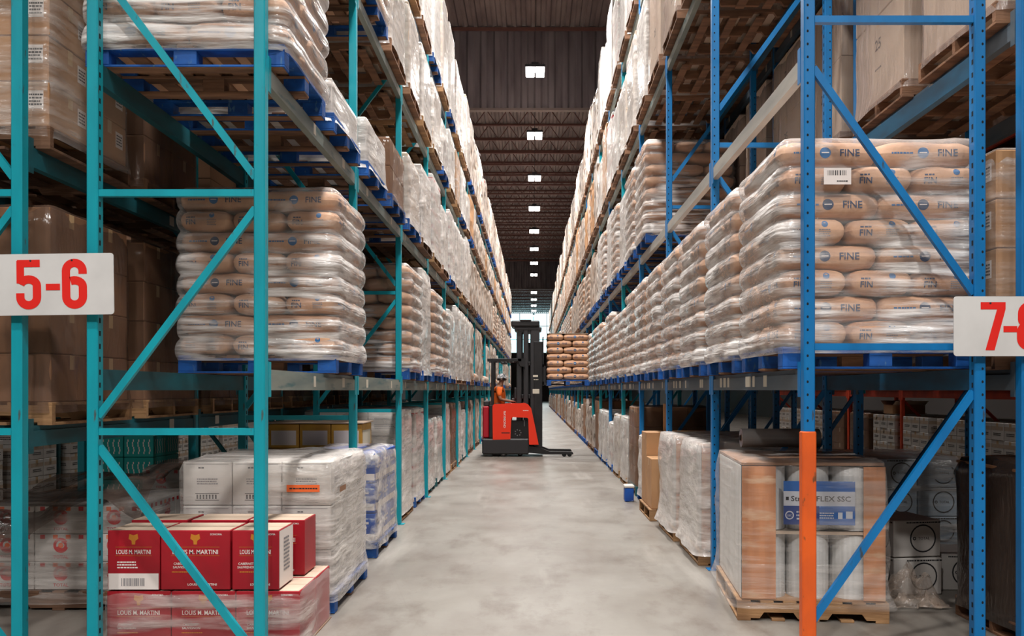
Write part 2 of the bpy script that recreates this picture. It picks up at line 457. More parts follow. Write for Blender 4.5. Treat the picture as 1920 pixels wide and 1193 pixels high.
# high-bay lamps
LM = mat('lamp_housing', (70, 70, 74), .4, metal=.6)
LE = mat('lamp_lens', (255, 252, 248), .5, emit=((255, 250, 244), 24))
h = MB()
h.box(-.28, .28, -.26, .26, .05, .12, LM, .01); h.box(-.10, .10, -.22, .22, .12, .20, LM, .01)
for i in range(9): h.box(-.24 + .06 * i - .006, -.24 + .06 * i + .006, -.24, .24, .12, .16, LM)
d_ = MB()
for sx in (-1, 1): d_.box(sx * .14 - .115, sx * .14 + .115, -.22, .22, -.07, .052, LE, .006)  # lens made deeper so its shape stands in for the lamp's bloom
rd = MB().cyl((0, 0, .2), (0, 0, CEIL - LAMP_Z), .006, LM, 8)
hm, dm, rm = h.mesh('housing'), d_.mesh('lens'), rd.mesh('hanging_rod')
cnt = {}
for i, (x, y, wt) in enumerate(LAMPS):
    side = 'above the centre aisle' if abs(x) < 1 else ('above the next aisle to the %s' % ('left' if x < 0 else 'right') if y > 0 else 'unseen above the cross aisle, %s end' % ('left' if x < 0 else 'right'))
    cnt[side] = cnt.get(side, 0) + 1
    t = thing('ceiling_lamp', 'white high-bay lamp %s, %s from the near end' % (side, ordw(cnt[side])), 'lamp', (x, y, LAMP_Z), 0, 'high-bay lamps hanging from the roof')
    link_mesh('housing', hm, t); link_mesh('lens', dm, t); link_mesh('hanging_rod', rm, t)
    ld = bpy.data.lights.new('lamp_light', 'AREA'); ld.shape = 'RECTANGLE'; ld.size = .5; ld.size_y = .44; ld.energy = wt
    ld.color = (1, .975, .945); ld.spread = math.radians(140)
    lo = bpy.data.objects.new('lamp_light', ld); COL.objects.link(lo); lo.parent = t; lo.location = (0, 0, -.09)

# ------------------------------------------------------------------ racking
BAY = 2.52
def P(k): return 4.9 + BAY * k
XL0, XL1 = -1.575, -2.622          # left row, aisle side and rear
XR0, XR1 = 1.5875, 2.655           # right row
XA0, XA1 = -3.0, -4.05             # row behind the left row
XB0, XB1 = 2.865, 3.93             # row behind the right row
PW, PD = .066, .07
def post_mesh(H, m, slots, aisle):
    teal = m.name.startswith('teal')
    q = MB()
    q.box(-PW / 2, PW / 2, 0, PD, 0, H, m, .006)
    if slots:
        z = .12
        while z < min(H, 5.2) and not teal:
            vs = [(math.cos(a) * .0065, math.sin(a) * .0085) for a in [i * PI / 4 for i in range(8)]]
            put2d(q, vs, [tuple(range(8))], (.012 * -aisle, 0, z), (1, 0, 0), (0, 0, 1), HOLE, off=.0008)
            z += .0762
        z = .1
        while z < min(H, 5.2):      # key slots on the aisle side
            rect(q, (aisle * PW / 2, PD * .4, z), (0, -aisle * -1, 0), (0, 0, 1), .018, .03, HOLE, off=.0008)
            z += .0762
    return q.mesh('post')
def zig_left(H):
    hz = [z for z in (-.05 + 1.406 * i for i in range(1, 7)) if z < H]
    dg = []; flip = True; zs = [-.05] + hz
    for a, b_ in zip(zs, zs[1:]):
        dg.append(((a + .09), (b_ - .09), flip)); flip = not flip
    return hz, dg
def make_frame(x0, x1, H, m, slots, hz, dg, name='rack_frame'):
    """x0 left post centre line edge .. x1 right; built at y=0, parts share meshes"""
    t = thing(name, '', 'rack frame')
    pm = post_mesh(H, m, slots, 1); pm2 = post_mesh(H, m, slots, -1)
    link_mesh('post', pm, t, (x0 + PW / 2, 0, .006)); link_mesh('post', pm2, t, (x1 - PW / 2, 0, .006))
    for x_ in (x0 + PW / 2, x1 - PW / 2):
        MB().box(-.07, .07, -.02, .1, 0, .006, m).build('base_plate', t, (x_, 0, 0))
    hm_ = MB().box(x0 + PW, x1 - PW, .012, .05, -.02, .02, m).mesh('horizontal_brace')
    for z in hz: link_mesh('horizontal_brace', hm_, t, (0, 0, z))
    for a, b_, left_high in dg:
        xa, xb = (x0 + PW - .005, x1 - PW + .005)
        p0 = (xa, .03, b_ if left_high else a); p1 = (xb, .03, a if left_high else b_)
        MB().bar(p0, p1, .042, .03, m).build('diagonal_brace', t)
    return t
hzL, dgL = zig_left(7.6)
hzR = [1.856, 3.784, 5.7, 7.6]; dgR = [(.246, 1.59, False), (2.17, 3.5, True), (4.1, 5.4, False), (6.0, 7.3, True)]
USED = set()
def place_frame(proto, y, lab, grp):
    o = copy_tree(proto) if proto.name in USED else proto
    USED.add(proto.name)
    o.location = (0, y, 0)
    o['label'] = lab; o['group'] = grp
    return o
NL, NR = 21, 31
fL = make_frame(XL1, XL0, 7.5, TEAL, True, hzL, dgL); fLs = make_frame(XL1, XL0, 7.5, TEAL, False, hzL, dgL)
fR = make_frame(XR0, XR1, 8.6, BLUE, True, hzR, dgR)
fRs = make_frame(XR0, XR1, 8.6, BLUE, False, hzR, dgR); fRt = make_frame(XR0, XR1, 8.6, TEAL, False, hzR, dgR)
for k in range(NL + 1):
    place_frame(fL if k < 3 else fLs, P(k), 'teal upright rack frame, %s from the near end in the row left of the aisle' % ordw(k + 1), 'frames left of the aisle')
for k in range(NR + 1):
    tealk = k in (4, 6, 7, 9, 10) or (k > 11 and k % 3)
    p_ = (fR if k < 3 else (fRt if tealk else fRs))
    if k == 0:
        o = copy_tree(fR); o.location = (0, P(0), 0); o['group'] = 'frames right of the aisle'
        o['label'] = 'nearest blue upright rack frame right of the aisle, foot of one post painted orange'
        g = MB(); g.box(-.047, .037, -.012, .05, 0, 1.358, ORANGE, .006)
        g.build('post_guard', o, (XR0 + PW / 2, 0, 0))['label'] = 'orange painted guard on the foot of the post'
        continue
    place_frame(p_, P(k), '%s upright rack frame, %s from the near end in the row right of the aisle' % ('teal' if p_ is fRt else 'blue', ordw(k + 1)), 'frames right of the aisle')
fA = make_frame(XA1, XA0, 6.4, TEAL, False, hzL[:4], dgL[:4])
fB = make_frame(XB0, XB1, 8.6, BLUE, True, hzR, dgR)
for k in range(7):
    place_frame(fA, P(k), 'teal upright rack frame, %s from the near end in the rear left row' % ordw(k + 1), 'frames behind the left row')
    place_frame(fB, P(k), 'blue upright rack frame, %s from the near end in the rear right row' % ordw(k + 1), 'frames behind the right row')

def beam_mesh(m, hgt, stickers, seed, face, sm=None):
    """face=+1 shows its outer side to +x"""
    q = MB(); Lb = BAY - PD
    poly = [(-.025, 0), (.025, 0), (.025, hgt), (-.008, hgt), (-.008, hgt - .03), (-.025, hgt - .03)]
    if face < 0: pass
    else: poly = [(-x_, z_) for x_, z_ in reversed(poly)]
    n = len(poly)
    vs = [(x_, y_, z_) for y_ in (0, Lb) for x_, z_ in poly]
    q.add(vs, [tuple(reversed(range(n))), tuple(range(n, 2 * n))] + [(i, (i + 1) % n, n + (i + 1) % n, n + i) for i in range(n)], m)
    r = random.Random(seed)
    for i in range(stickers):
        y_ = r.uniform(.15, Lb - .15)
        rect(q, (face * .025, y_, hgt * .5), (0, face, 0), (0, 0, 1), r.uniform(.05, .1), hgt * .62, STICK, off=.001)
    return q.mesh('beam')
def conn_mesh(m, face):
    return MB().box(face * .025 - .003, face * .025 + .003, 0, .045, -.04, .17, m).mesh('end_connector')
BM = {}
def beam(x, k, z0, hgt, m, stickers, face, lab, grp, seed=0, cm=None):
    key = (m.name, hgt, stickers, face, seed % 3)
    if key not in BM: BM[key] = (beam_mesh(m, hgt, stickers, seed, face), conn_mesh(cm or m, face))
    b_, c_ = BM[key]
    t = thing('rack_beam', lab, 'rack beam', (x, P(k) + PD + .001, z0), 0, grp)
    link_mesh('beam', b_, t)
    if k < 8:
        link_mesh('end_connector', c_, t, (0, 0, 0)); link_mesh('end_connector', c_, t, (0, BAY - PD - .047, 0))
LVL = {'L': [1.60, 3.42, 5.07, 6.44], 'R': [1.60, 3.47, 5.40, 7.30], 'A': [1.26, 2.94, 4.75], 'B': [1.60, 3.70, 5.50]}
BH = .125
ROW = {'L': 'left row', 'R': 'right row', 'A': 'rear left row', 'B': 'rear right row'}
for k in range(NL):
    for l, z in enumerate(LVL['L']):
        m_ = [GREYL, GREYL, GREYL, SLATE][l]
        beam(XL0 - .026, k, z, BH, m_, 2 if l < 2 else 0, 1, 'grey front beam, %s level up, %s bay from the near end, left row' % (ORD[l + 1], ordw(k + 1)), 'front beams of the left row', k, TEAL)
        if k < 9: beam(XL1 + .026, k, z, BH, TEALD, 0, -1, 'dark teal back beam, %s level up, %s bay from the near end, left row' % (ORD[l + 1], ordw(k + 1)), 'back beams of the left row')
for k in range(NR):
    for l, z in enumerate(LVL['R']):
        m_ = [SLATE, GREYR, GREYL, GREYL][l]
        beam(XR0 + .026, k, z, BH, m_, 7 if l == 0 else 0, -1, '%s front beam, %s level up, %s bay from the near end, right row' % ('slate' if l == 0 else 'pale grey', ORD[l + 1], ordw(k + 1)), 'front beams of the right row', k, BLUE)
        if k < 9: beam(XR1 - .026, k, z, BH, BLUED, 0, 1, 'dark blue back beam, %s level up, %s bay from the near end, right row' % (ORD[l + 1], ordw(k + 1)), 'back beams of the right row')
for k in range(6):
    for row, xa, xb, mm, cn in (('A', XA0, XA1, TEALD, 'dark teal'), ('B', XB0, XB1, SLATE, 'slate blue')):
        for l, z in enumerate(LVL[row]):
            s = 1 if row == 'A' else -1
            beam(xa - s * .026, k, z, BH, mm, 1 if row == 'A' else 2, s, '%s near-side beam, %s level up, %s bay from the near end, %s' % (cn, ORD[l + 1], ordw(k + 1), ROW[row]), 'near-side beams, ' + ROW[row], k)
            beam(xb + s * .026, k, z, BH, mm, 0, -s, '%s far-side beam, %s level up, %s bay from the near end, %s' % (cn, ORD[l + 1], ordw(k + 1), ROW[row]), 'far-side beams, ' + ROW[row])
# ------------------------------------------------------------------ pallets, sacks, cartons, film
PW_, PD_, PH = 1.20, 1.0, .14
def pallet_mb(m, style='wood', w_=PW_, d=PD_):
    q = MB()
    if style == 'wood':        # stringers run along x
        for y in (-d / 2 + .02, 0, d / 2 - .02):
            x0, x1 = -w_ / 2, w_ / 2
            poly = [(x0, .018), (x0 + .15, .018), (x0 + .18, .06), (x0 + .38, .06), (x0 + .41, .018), (x1 - .41, .018), (x1 - .38, .06), (x1 - .18, .06), (x1 - .15, .018), (x1, .018), (x1, .122), (x0, .122)]
            q.prism(poly, y - .019, y + .019, m)
        for i in range(7):
            x = -w_ / 2 + .045 + (w_ - .09) * i / 6
            q.box(x - .045, x + .045, -d / 2, d / 2, .122, .14, m, .002)
        for i in range(5):
            x = -w_ / 2 + .045 + (w_ - .09) * i / 4
            q.box(x - .045, x + .045, -d / 2, d / 2, 0, .018, m, .002)
    else:                      # block pallet
        for y in (-d / 2 + .05, 0, d / 2 - .05):
            for x in (-w_ / 2 + .07, 0, w_ / 2 - .07):
                q.box(x - .07, x + .07, y - .05, y + .05, .018, .10, m if y or x else WOODD, .003)
            q.box(-w_ / 2, w_ / 2, y - .05, y + .05, .10, .118, m if y else WOODD, .002)
            q.box(-w_ / 2, w_ / 2, y - .05, y + .05, .004, .018, m if y else WOODD, .002)
            q.box(-w_ / 2 + .01, w_ / 2 - .01, y - .045, y + .045, 0, .004, WOODD)
        for i in range(7):
            x = -w_ / 2 + .05 + (w_ - .10) * i / 6
            q.box(x - .05, x + .05, -d / 2, d / 2, .118, .14, m if i in (0, 6) else WOODD, .002)
    return q
PAL = {'wood': pallet_mb(WOOD).mesh('pallet'), 'dark': pallet_mb(WOODD).mesh('pallet'), 'blue': pallet_mb(WBLUE, 'b').mesh('pallet'), 'green': pallet_mb(PALLETT, 'b').mesh('pallet')}

LT = .158
def sack_mesh(seed, printed=True, nx=16, ny=12, m=None, Lx=.604, Ly=.40, T=LT):
    a, b_, c_ = Lx / 2, Ly / 2, T / 2 + .004
    m = m or KRAFT
    q = MB(); vs = []; fs = []
    def pt(i, j, s):
        u = math.sin(PI / 2 * (2 * i / nx - 1)); v = math.sin(PI / 2 * (2 * j / ny - 1))
        pu = max(0, 1 - abs(u) ** 11) ** .42; pv = max(0, 1 - abs(v) ** 5.5) ** .45
        z = c_ * pu * pv
        # plan shape: ends a touch narrower, corners rounded
        x = a * u * (1 - .05 * abs(v) ** 6); y = b_ * v * (1 - .10 * abs(u) ** 8)
        nz = noise.noise(Vector((x * 9, y * 9, seed * 7.3 + s))) * .010
        crease = -.006 * math.exp(-((abs(u) - .86) / .05) ** 2)
        return (x + noise.noise(Vector((x * 6, y * 6, seed + 3.))) * .006, y + noise.noise(Vector((x * 7, y * 5, seed + 9.))) * .008, s * (z + nz * min(1, z / .03) + crease * min(1, z / .03)))
    for s in (1, -1):
        o = len(vs)
        for i in range(nx + 1):
            for j in range(ny + 1): vs.append(pt(i, j, s))
        for i in range(nx):
            for j in range(ny):
                f = (o + i * (ny + 1) + j, o + (i + 1) * (ny + 1) + j, o + (i + 1) * (ny + 1) + j + 1, o + i * (ny + 1) + j + 1)
                fs.append(f if s > 0 else tuple(reversed(f)))
    q.add(vs, fs, m)
    nsm = len(fs)
    if printed:
        bv = BVHTree.FromPolygons([Vector(v) for v in vs], fs)
        r = random.Random(seed)
        for sg in (-1, 1):      # long sides
            rt = (-sg, 0, 0) if sg > 0 else (1, 0, 0); up = (0, 0, 1); y = sg * b_
            sx = -sg
            disc(q, (sx * -.03 * -1 * -1, y, .002), rt, up, .034, BPRINT if seed % 2 else NPRINT, bv)
            rect(q, (sx * -.03 * -1 * -1, y, .002), rt, up, .045, .006, WPRINT, bv, off=.0022, n=3)
            text(q, 'FINE', (-sx * -.12 * 1, y, -.02), rt, up, .044, NPRINT, bv, off=.004)
            text(q, 'Avebe', (sx * .17, y, -.008), rt, up, .022, BPRINT, bv, width=.12) if False else scribble(q, (-sx * .16, y, 0), rt, up, .13, .022, BPRINT, 1, seed, bv)
        for sg in (-1, 1):      # short ends
            rt = (0, sg, 0); up = (0, 0, 1); x = sg * a
            text(q, 'FIN', (x, -sg * .10, -.035), rt, up, .038, NPRINT, bv, off=.004)
            scribble(q, (x, -sg * .10, .02), rt, up, .07, .02, NPRINT, 1, seed, bv)
            disc(q, (x, sg * .06, .036), rt, up, .02, BPRINT, bv)
            scribble(q, (x, sg * .06, -.018), rt, up, .075, .05, GPRINT, 4, seed + 1, bv)
    me = q.mesh('sack')
    sm = [i < nsm for i in range(len(q.f))]
    me.polygons.foreach_set('use_smooth', sm)
    return me
SACKS = [sack_mesh(i) for i in range(4)]

def shell_mb(w_, d, z0, z1, layers, bulge, namp, seed, m, diag=0, nu=72, top=True, r=.07, flare=0, per=6):
    """film skin round a stack: rounded-rectangle rings, bulging with each layer"""
    q = MB(); vs = []; fs = []
    nv = max(3, layers * per) if layers else 10
    # perimeter points
    segs = []
    hw, hd = w_ / 2, d / 2
    ring = []
    tot = 2 * (w_ + d)
    for i in range(nu):
        s = tot * i / nu
        if s < w_: p = (-hw + s, -hd); nrm = (0, -1)
        elif s < w_ + d: p = (hw, -hd + s - w_); nrm = (1, 0)
        elif s < 2 * w_ + d: p = (hw - (s - w_ - d), hd); nrm = (0, 1)
        else: p = (-hw, hd - (s - 2 * w_ - d)); nrm = (-1, 0)
        # round corners
        dx = hw - abs(p[0]); dy = hd - abs(p[1])
        if dx < r and dy < r:
            cx = (hw - r) * (1 if p[0] > 0 else -1); cy = (hd - r) * (1 if p[1] > 0 else -1)
            v = Vector((p[0] - cx, p[1] - cy)).normalized()
            p = (cx + v.x * r, cy + v.y * r); nrm = (v.x, v.y)
        ring.append((p, nrm, s))
    H = z1 - z0
    for j in range(nv + 1):
        t = j / nv; z = z0 + H * t
        bl = bulge * (abs(math.sin(PI * layers * t)) ** .6) if layers else 0
        taper = -.03 * max(0, (t - .93) / .07) ** 2 + flare * max(0, 1 - t * 8)
        for (p, nrm, s) in ring:
            k = noise.noise(Vector((s * 3.1, z * 3.1, seed * 5.7))) * namp
            if diag: k += diag * (noise.noise(Vector(((s * 1.0 + z * 1.3) * 1.6, (z - s * .55) * 7, seed * 3.1))))
            e = bl + taper + k
            vs.append((p[0] + nrm[0] * e, p[1] + nrm[1] * e, z + noise.noise(Vector((s * 2, seed, z))) * .012))
    for j in range(nv):
        for i in range(nu):
            fs.append((j * nu + i, j * nu + (i + 1) % nu, (j + 1) * nu + (i + 1) % nu, (j + 1) * nu + i))
    if top:
        o = len(vs)
        for kk, sc_ in enumerate((.86, .45)):
            for (p, nrm, s) in ring: vs.append((p[0] * sc_, p[1] * sc_, z1 + .012 + noise.noise(Vector((p[0] * sc_ * 5, p[1] * sc_ * 5, seed))) * .02))
        b0 = nv * nu
        for i in range(nu):
            fs.append((b0 + i, b0 + (i + 1) % nu, o + (i + 1) % nu, o + i))
            fs.append((o + i, o + (i + 1) % nu, o + nu + (i + 1) % nu, o + nu + i))
        fs.append(tuple(o + nu + i for i in range(nu)))
    q.add(vs, fs, m)
    return q

def stack_layout(w_=1.2, d=1.0):
    """five-sack layer: three across one end, two along the other"""
    A = [(-w_ / 2 + .2 + .4 * i, -d / 2 + .30, 1) for i in range(3)] + [(sx * .30, d / 2 - .20, 0) for sx in (-1, 1)]
    return A
def sack_load(layers, seed, lod):
    r = random.Random(seed)
    z0 = PH; z1 = PH + layers * LT
    t = thing('sack_pallet_load', '', 'pallet load')
    if lod == 0:
        link_mesh('pallet', PAL['blue'], t)
        for l in range(layers):
            A = stack_layout(); fl = l % 2
            for (x, y, rot) in A:
                if fl: x, y = -x, -y
                rz = (PI / 2 if rot else 0) + (PI if r.random() < .5 else 0)
                link_mesh('sack', SACKS[r.randrange(4)], t, (x + r.uniform(-.008, .008), y + r.uniform(-.008, .008) + (.012 if fl else -.01), z0 + LT * (l + .5)), rz + r.uniform(-.02, .02))
        s = shell_mb(1.212, 1.022, .10, z1 + .01, layers, .028, .006, seed, SIDEF, diag=.012, nu=88, flare=.012).build('stretch_wrap', t, smooth=True)
    else:
        q = MB(); me = PAL['blue']
        q.add([v.co[:] for v in me.vertices], [tuple(p.vertices) for p in me.polygons], WBLUE)
        # simple sacks round the rim, white film skin
        for l in range(layers):
            for (x, y, rot) in stack_layout():
                if l % 2: x, y = -x, -y
                M = Matrix.Translation((x, y, z0 + LT * (l + .5))) @ Matrix.Rotation(PI / 2 if rot else 0, 4, 'Z')
                lx, ly, lz = .30, .20, LT / 2 + .002; vs = []; n1 = 6
                nn_ = 8
                for i in range(n1 + 1):
                    u = -1 + 2 * i / n1; k = (.62 if abs(u) == 1 else 1)
                    for jj in range(nn_):
                        a_ = 2 * PI * (jj + .5) / nn_
                        ca, sa = math.cos(a_), math.sin(a_)
                        vs.append((u * lx, ly * math.copysign(abs(ca) ** .6, ca) * (.93 if abs(u) == 1 else 1), lz * math.copysign(abs(sa) ** .7, sa) * k * 1.05))
                fs = [(i * nn_ + j, i * nn_ + (j + 1) % nn_, (i + 1) * nn_ + (j + 1) % nn_, (i + 1) * nn_ + j) for i in range(n1) for j in range(nn_)]
                fs += [tuple(reversed(range(nn_))), tuple(range(n1 * nn_, n1 * nn_ + nn_))]
                q.add(vs, fs, KRAFT, M)
        o1 = None
        sh = shell_mb(1.205, 1.01, .10, z1 + .01, layers, .028, .006, seed, SIDEF, diag=.014, nu=56, per=4)
        if lod == 1:
            link_mesh('pallet', PAL['blue'], t)
            q2 = MB(); q2.v = q.v[len(me.vertices):]; q2.mats = [KRAFT]
            q2.f = [tuple(i - len(me.vertices) for i in f) for f in q.f[len(me.polygons):]]; q2.mi = [0] * len(q2.f)
            q2.build('sack_stack', t, smooth=True)
            sh.build('stretch_wrap', t, smooth=True)
        else:
            q.add(sh.v, sh.f, WRAPB)
            bpy.data.objects.remove(t)
            t = tag(q.build('sack_pallet_load', smooth=True), '', 'pallet load')
    return t

def carton_mesh(w_, d, h, m, tape=TAPE, marks=None, seed=0, name='carton'):
    q = MB(); q.box(-w_ / 2 + .003, w_ / 2 - .003, -d / 2 + .003, d / 2 - .003, .002, h - .002, m, .006)
    if tape:
        rect(q, (0, 0, h - .002), (1, 0, 0), (0, 1, 0), w_ - .02, .055, tape, off=.001)
        for sg in (-1, 1): rect(q, (sg * (w_ / 2 - .003), 0, h - .05), (0, sg, 0), (0, 0, 1), .055, .09, tape, off=.001)
    r = random.Random(seed)
    if marks:
        for sg in (-1, 1):
            for rt, org, ww in (((-sg, 0, 0), (0, sg * (d / 2 - .003), h * .5), w_), ((0, sg, 0), (sg * (w_ / 2 - .003), 0, h * .5), d)):
                marks(q, org, rt, ww, h, r)
    return q.mesh(name)
def mk_lines(col):
    def f(q, org, rt, ww, h, r):
        o = Vector(org); R_ = Vector(rt)
        scribble(q, o + R_ * -.1 * ww + Vector((0, 0, h * .22)), rt, (0, 0, 1), ww * .4, h * .12, col, 1, r.randrange(99))
        scribble(q, o + Vector((0, 0, -h * .1)), rt, (0, 0, 1), ww * .6, h * .22, col, 3, r.randrange(99))
    return f
def mk_sticker(q, org, rt, ww, h, r):
    o = Vector(org) + Vector(rt) * ww * .28 + Vector((0, 0, h * .1))
    rect(q, o, rt, (0, 0, 1), .10, .11, WPRINT, off=.001)
    scribble(q, o, rt, (0, 0, 1), .08, .08, KPRINT, 4, r.randrange(99), off=.002)
def mk_band(col):
    def f(q, org, rt, ww, h, r):
        rect(q, Vector(org) + Vector((0, 0, h * .18)), rt, (0, 0, 1), ww * .94, h * .22, col, off=.001)
        scribble(q, Vector(org) + Vector((0, 0, -h * .15)), rt, (0, 0, 1), ww * .6, h * .2, KPRINT, 2, r.randrange(99))
    return f
def mk_25(q, org, rt, ww, h, r):
    text(q, '25', Vector(org) + Vector((0, 0, h * .1)), rt, (0, 0, 1), .09, KPRINT)
    scribble(q, Vector(org) - Vector((0, 0, h * .12)), rt, (0, 0, 1), .12, .03, KPRINT, 1, 3)
KINDS = {  # name: (carton material, tape, marks, film, far material, nx, ny, box height, film words)
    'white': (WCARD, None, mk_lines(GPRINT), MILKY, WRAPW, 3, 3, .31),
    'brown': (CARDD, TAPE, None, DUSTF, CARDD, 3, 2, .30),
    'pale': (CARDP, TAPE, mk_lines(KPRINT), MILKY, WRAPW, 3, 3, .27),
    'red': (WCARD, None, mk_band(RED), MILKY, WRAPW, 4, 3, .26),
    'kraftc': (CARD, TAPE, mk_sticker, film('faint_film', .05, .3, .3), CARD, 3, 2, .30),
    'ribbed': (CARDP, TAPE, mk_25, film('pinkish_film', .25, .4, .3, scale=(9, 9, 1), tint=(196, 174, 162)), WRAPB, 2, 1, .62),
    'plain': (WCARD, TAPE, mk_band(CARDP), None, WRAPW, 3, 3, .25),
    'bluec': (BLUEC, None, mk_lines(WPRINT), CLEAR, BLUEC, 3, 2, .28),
}
FARW = {'white': WRAPW, 'pale': WRAPW, 'red': WRAPW, 'brown': CARD, 'bluec': BLUEC}
def carton_load(kind, h, seed, lod, pal='wood', wrap=True, w_=PW_, d=PD_):
    cm, tp, mk, fm, fmr, nx, ny, bh = KINDS[kind]
    r = random.Random(seed)
    nz = max(1, round(h / bh)); bh = h / nz
    name = 'carton_pallet_load' if kind in ('brown', 'red', 'bluec', 'plain', 'kraftc') else 'wrapped_pallet_load'
    W, D = w_ - .04, d - .04
    if lod <= 1:
        t = thing(name, '', 'pallet load')
        link_mesh('pallet', PAL[pal], t) if (w_, d) == (PW_, PD_) else pallet_mb(WOOD, 'wood', w_, d).build('pallet', t)
        me = carton_mesh(W / nx, D / ny, bh, cm, tp, mk, seed)
        if lod == 0:
            for k in range(nz):
                for i in range(nx):
                    for j in range(ny):
                        if 0 < i < nx - 1 and 0 < j < ny - 1 and k < nz - 1: continue
                        link_mesh('carton', me, t, (-W / 2 + W * (i + .5) / nx + r.uniform(-.003, .003), -D / 2 + D * (j + .5) / ny + r.uniform(-.003, .003), PH + bh * k), r.uniform(-.008, .008))
        else:
            q = MB(); vs = [v.co[:] for v in me.vertices]
            for k in range(nz):
                for i in range(nx):
                    for j in range(ny):
                        if 0 < i < nx - 1 and 0 < j < ny - 1 and k < nz - 1: continue
                        M = Matrix.Translation((-W / 2 + W * (i + .5) / nx + r.uniform(-.004, .004), -D / 2 + D * (j + .5) / ny, PH + bh * k))
                        for mi_, mm in enumerate(me.materials):
                            fs = [tuple(p.vertices) for p in me.polygons if p.material_index == mi_]
                            q.add(vs, fs, mm, M)
            q.build('carton_stack', t)
        if fm:
            shell_mb(W + .03, D + .03, .08, PH + h + .01, 0, 0, .010, seed, fm, diag=.018, nu=56, r=.04, flare=.02).build('stretch_wrap', t, smooth=True)
        return t
    q = MB(); me = PAL['dark' if pal != 'blue' else 'blue']
    q.add([v.co[:] for v in me.vertices], [tuple(p.vertices) for p in me.polygons], WBLUE if pal == 'blue' else WOODD)
    if kind in ('brown', 'bluec'):
        for i in range(nx):
            for j in range(ny):
                for k in range(nz):
                    if 0 < i < nx - 1 and 0 < j < ny - 1 and k < nz - 1: continue
                    q.box(-W / 2 + W * i / nx + .004, -W / 2 + W * (i + 1) / nx - .004, -D / 2 + D * j / ny + .004, -D / 2 + D * (j + 1) / ny - .004, PH + bh * k + .003, PH + bh * (k + 1) - .003, cm)
    else:
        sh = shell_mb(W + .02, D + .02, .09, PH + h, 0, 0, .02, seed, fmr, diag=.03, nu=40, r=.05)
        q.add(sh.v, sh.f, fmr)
        # darker printed / taped bands that show through the film
        for sg in (-1, 1):
            for k in range(nz):
                if r.random() < .55:
                    y_ = r.uniform(-.3, .3)
                    rect(q, (sg * (W / 2 + .028), y_, PH + bh * (k + .5)), (0, sg, 0), (0, 0, 1), r.uniform(.12, .3), r.uniform(.04, .12), r.choice((CARD, GPRINT, CARDP, RPRINT if kind == 'red' else CARDD)), off=.004)
    return tag(q.build(name), '', 'pallet load')

LOOK = {'sack': 'blue pallet of kraft sacks', 'white': 'white film-wrapped carton load', 'pale': 'milky film-wrapped carton load', 'red': 'white cartons with red bands',
        'kraftc': 'light brown carton load', 'ribbed': 'pinkish film-wrapped tall load', 'plain': 'unwrapped white carton load', 'brown': 'plain brown carton load', 'bluec': 'blue carton load'}
PROTO = {}
LEVN = ['floor', 'first level', 'second level', 'third level', 'top level']
XC = {'L': -2.10, 'R': 2.12, 'A': -3.53, 'B': 3.40}
def put(kind, h, row, bay, lev, slot, lod=None, pal=None, y=None, dx=0, rz=None, grp=None, fresh=False):
    if lod is None: lod = 0 if bay < 2 else (1 if bay < 6 else 2)
    r = random.Random((bay * 31 + lev * 7 + slot * 3 + ord(row)))
    if pal is None: pal = r.choice(('wood', 'dark', 'blue')) if lev else r.choice(('wood', 'green', 'blue'))
    hq = h if kind == 'sack' else round(h * 5) / 5 if h > .4 else h
    var = r.randrange(2 if lod else 3) if kind != 'sack' else r.randrange(3)
    key = (kind, hq, lod, pal, var)
    if key in PROTO and not fresh:
        o = copy_tree(PROTO[key])
    else:
        o = sack_load(int(h), 11 + var * 5 + int(h), lod) if kind == 'sack' else carton_load(kind, hq, 17 + var * 7, lod, pal)
        PROTO[key] = o
    z = 0 if lev == 0 else LVL[row][lev - 1] + BH + .001
    if y is None: y = P(bay) + PD + (.61 if slot == 0 else 1.84)
    o.location = (XC[row] + dx, y + r.uniform(-.03, .03), z)
    o.rotation_euler = (0, 0, rz if rz is not None else (PI if r.random() < .5 else 0) + r.uniform(-.012, .012))
    where = 'on the floor' if lev == 0 else LEVN[lev]
    o['label'] = '%s, %s, %s, %s bay, %s half' % (LOOK[kind], where, ROW[row], ordw(bay + 1), ('near', 'far')[slot])
    o['group'] = grp or '%s loads, %s' % (kind if kind != 'bluec' else 'blue carton', ROW[row])
    return o

rr_ = random.Random(5)
# ---- left row
put('sack', 8, 'L', 0, 1, 1, lod=0, y=6.83, rz=0)
put('sack', 8, 'L', 0, 2, 0, lod=0, y=5.56, rz=PI)
put('white', .27, 'L', 0, 2, 1, pal='blue', y=6.74, lod=0)
put('white', .42, 'L', 1, 2, 0, pal='blue', lod=0); put('brown', .6, 'L', 1, 2, 1, pal='blue', lod=1)
put('pale', .8, 'L', 2, 2, 0, pal='blue'); put('white', 1.0, 'L', 2, 2, 1, pal='dark')
for b_ in range(1, 3):
    for s_ in (0, 1):
        put(('pale', 'white', 'sack', 'pale')[(b_ * 2 + s_) % 4], 6 if (b_ * 2 + s_) % 4 == 2 else 1.0, 'L', b_, 3, s_, lod=1)
        put(('white', 'red', 'pale')[(b_ + s_) % 3], 1.5, 'L', b_, 4, s_, lod=1)
put('pale', 1.0, 'L', 0, 3, 1, lod=1)
put('sack', 8, 'L', 2, 1, 0, lod=1, pal='blue'); put('white', 1.4, 'L', 2, 1, 1, pal='blue')
put('sack', 8, 'L', 3, 1, 0); put('sack', 7, 'L', 3, 1, 1)
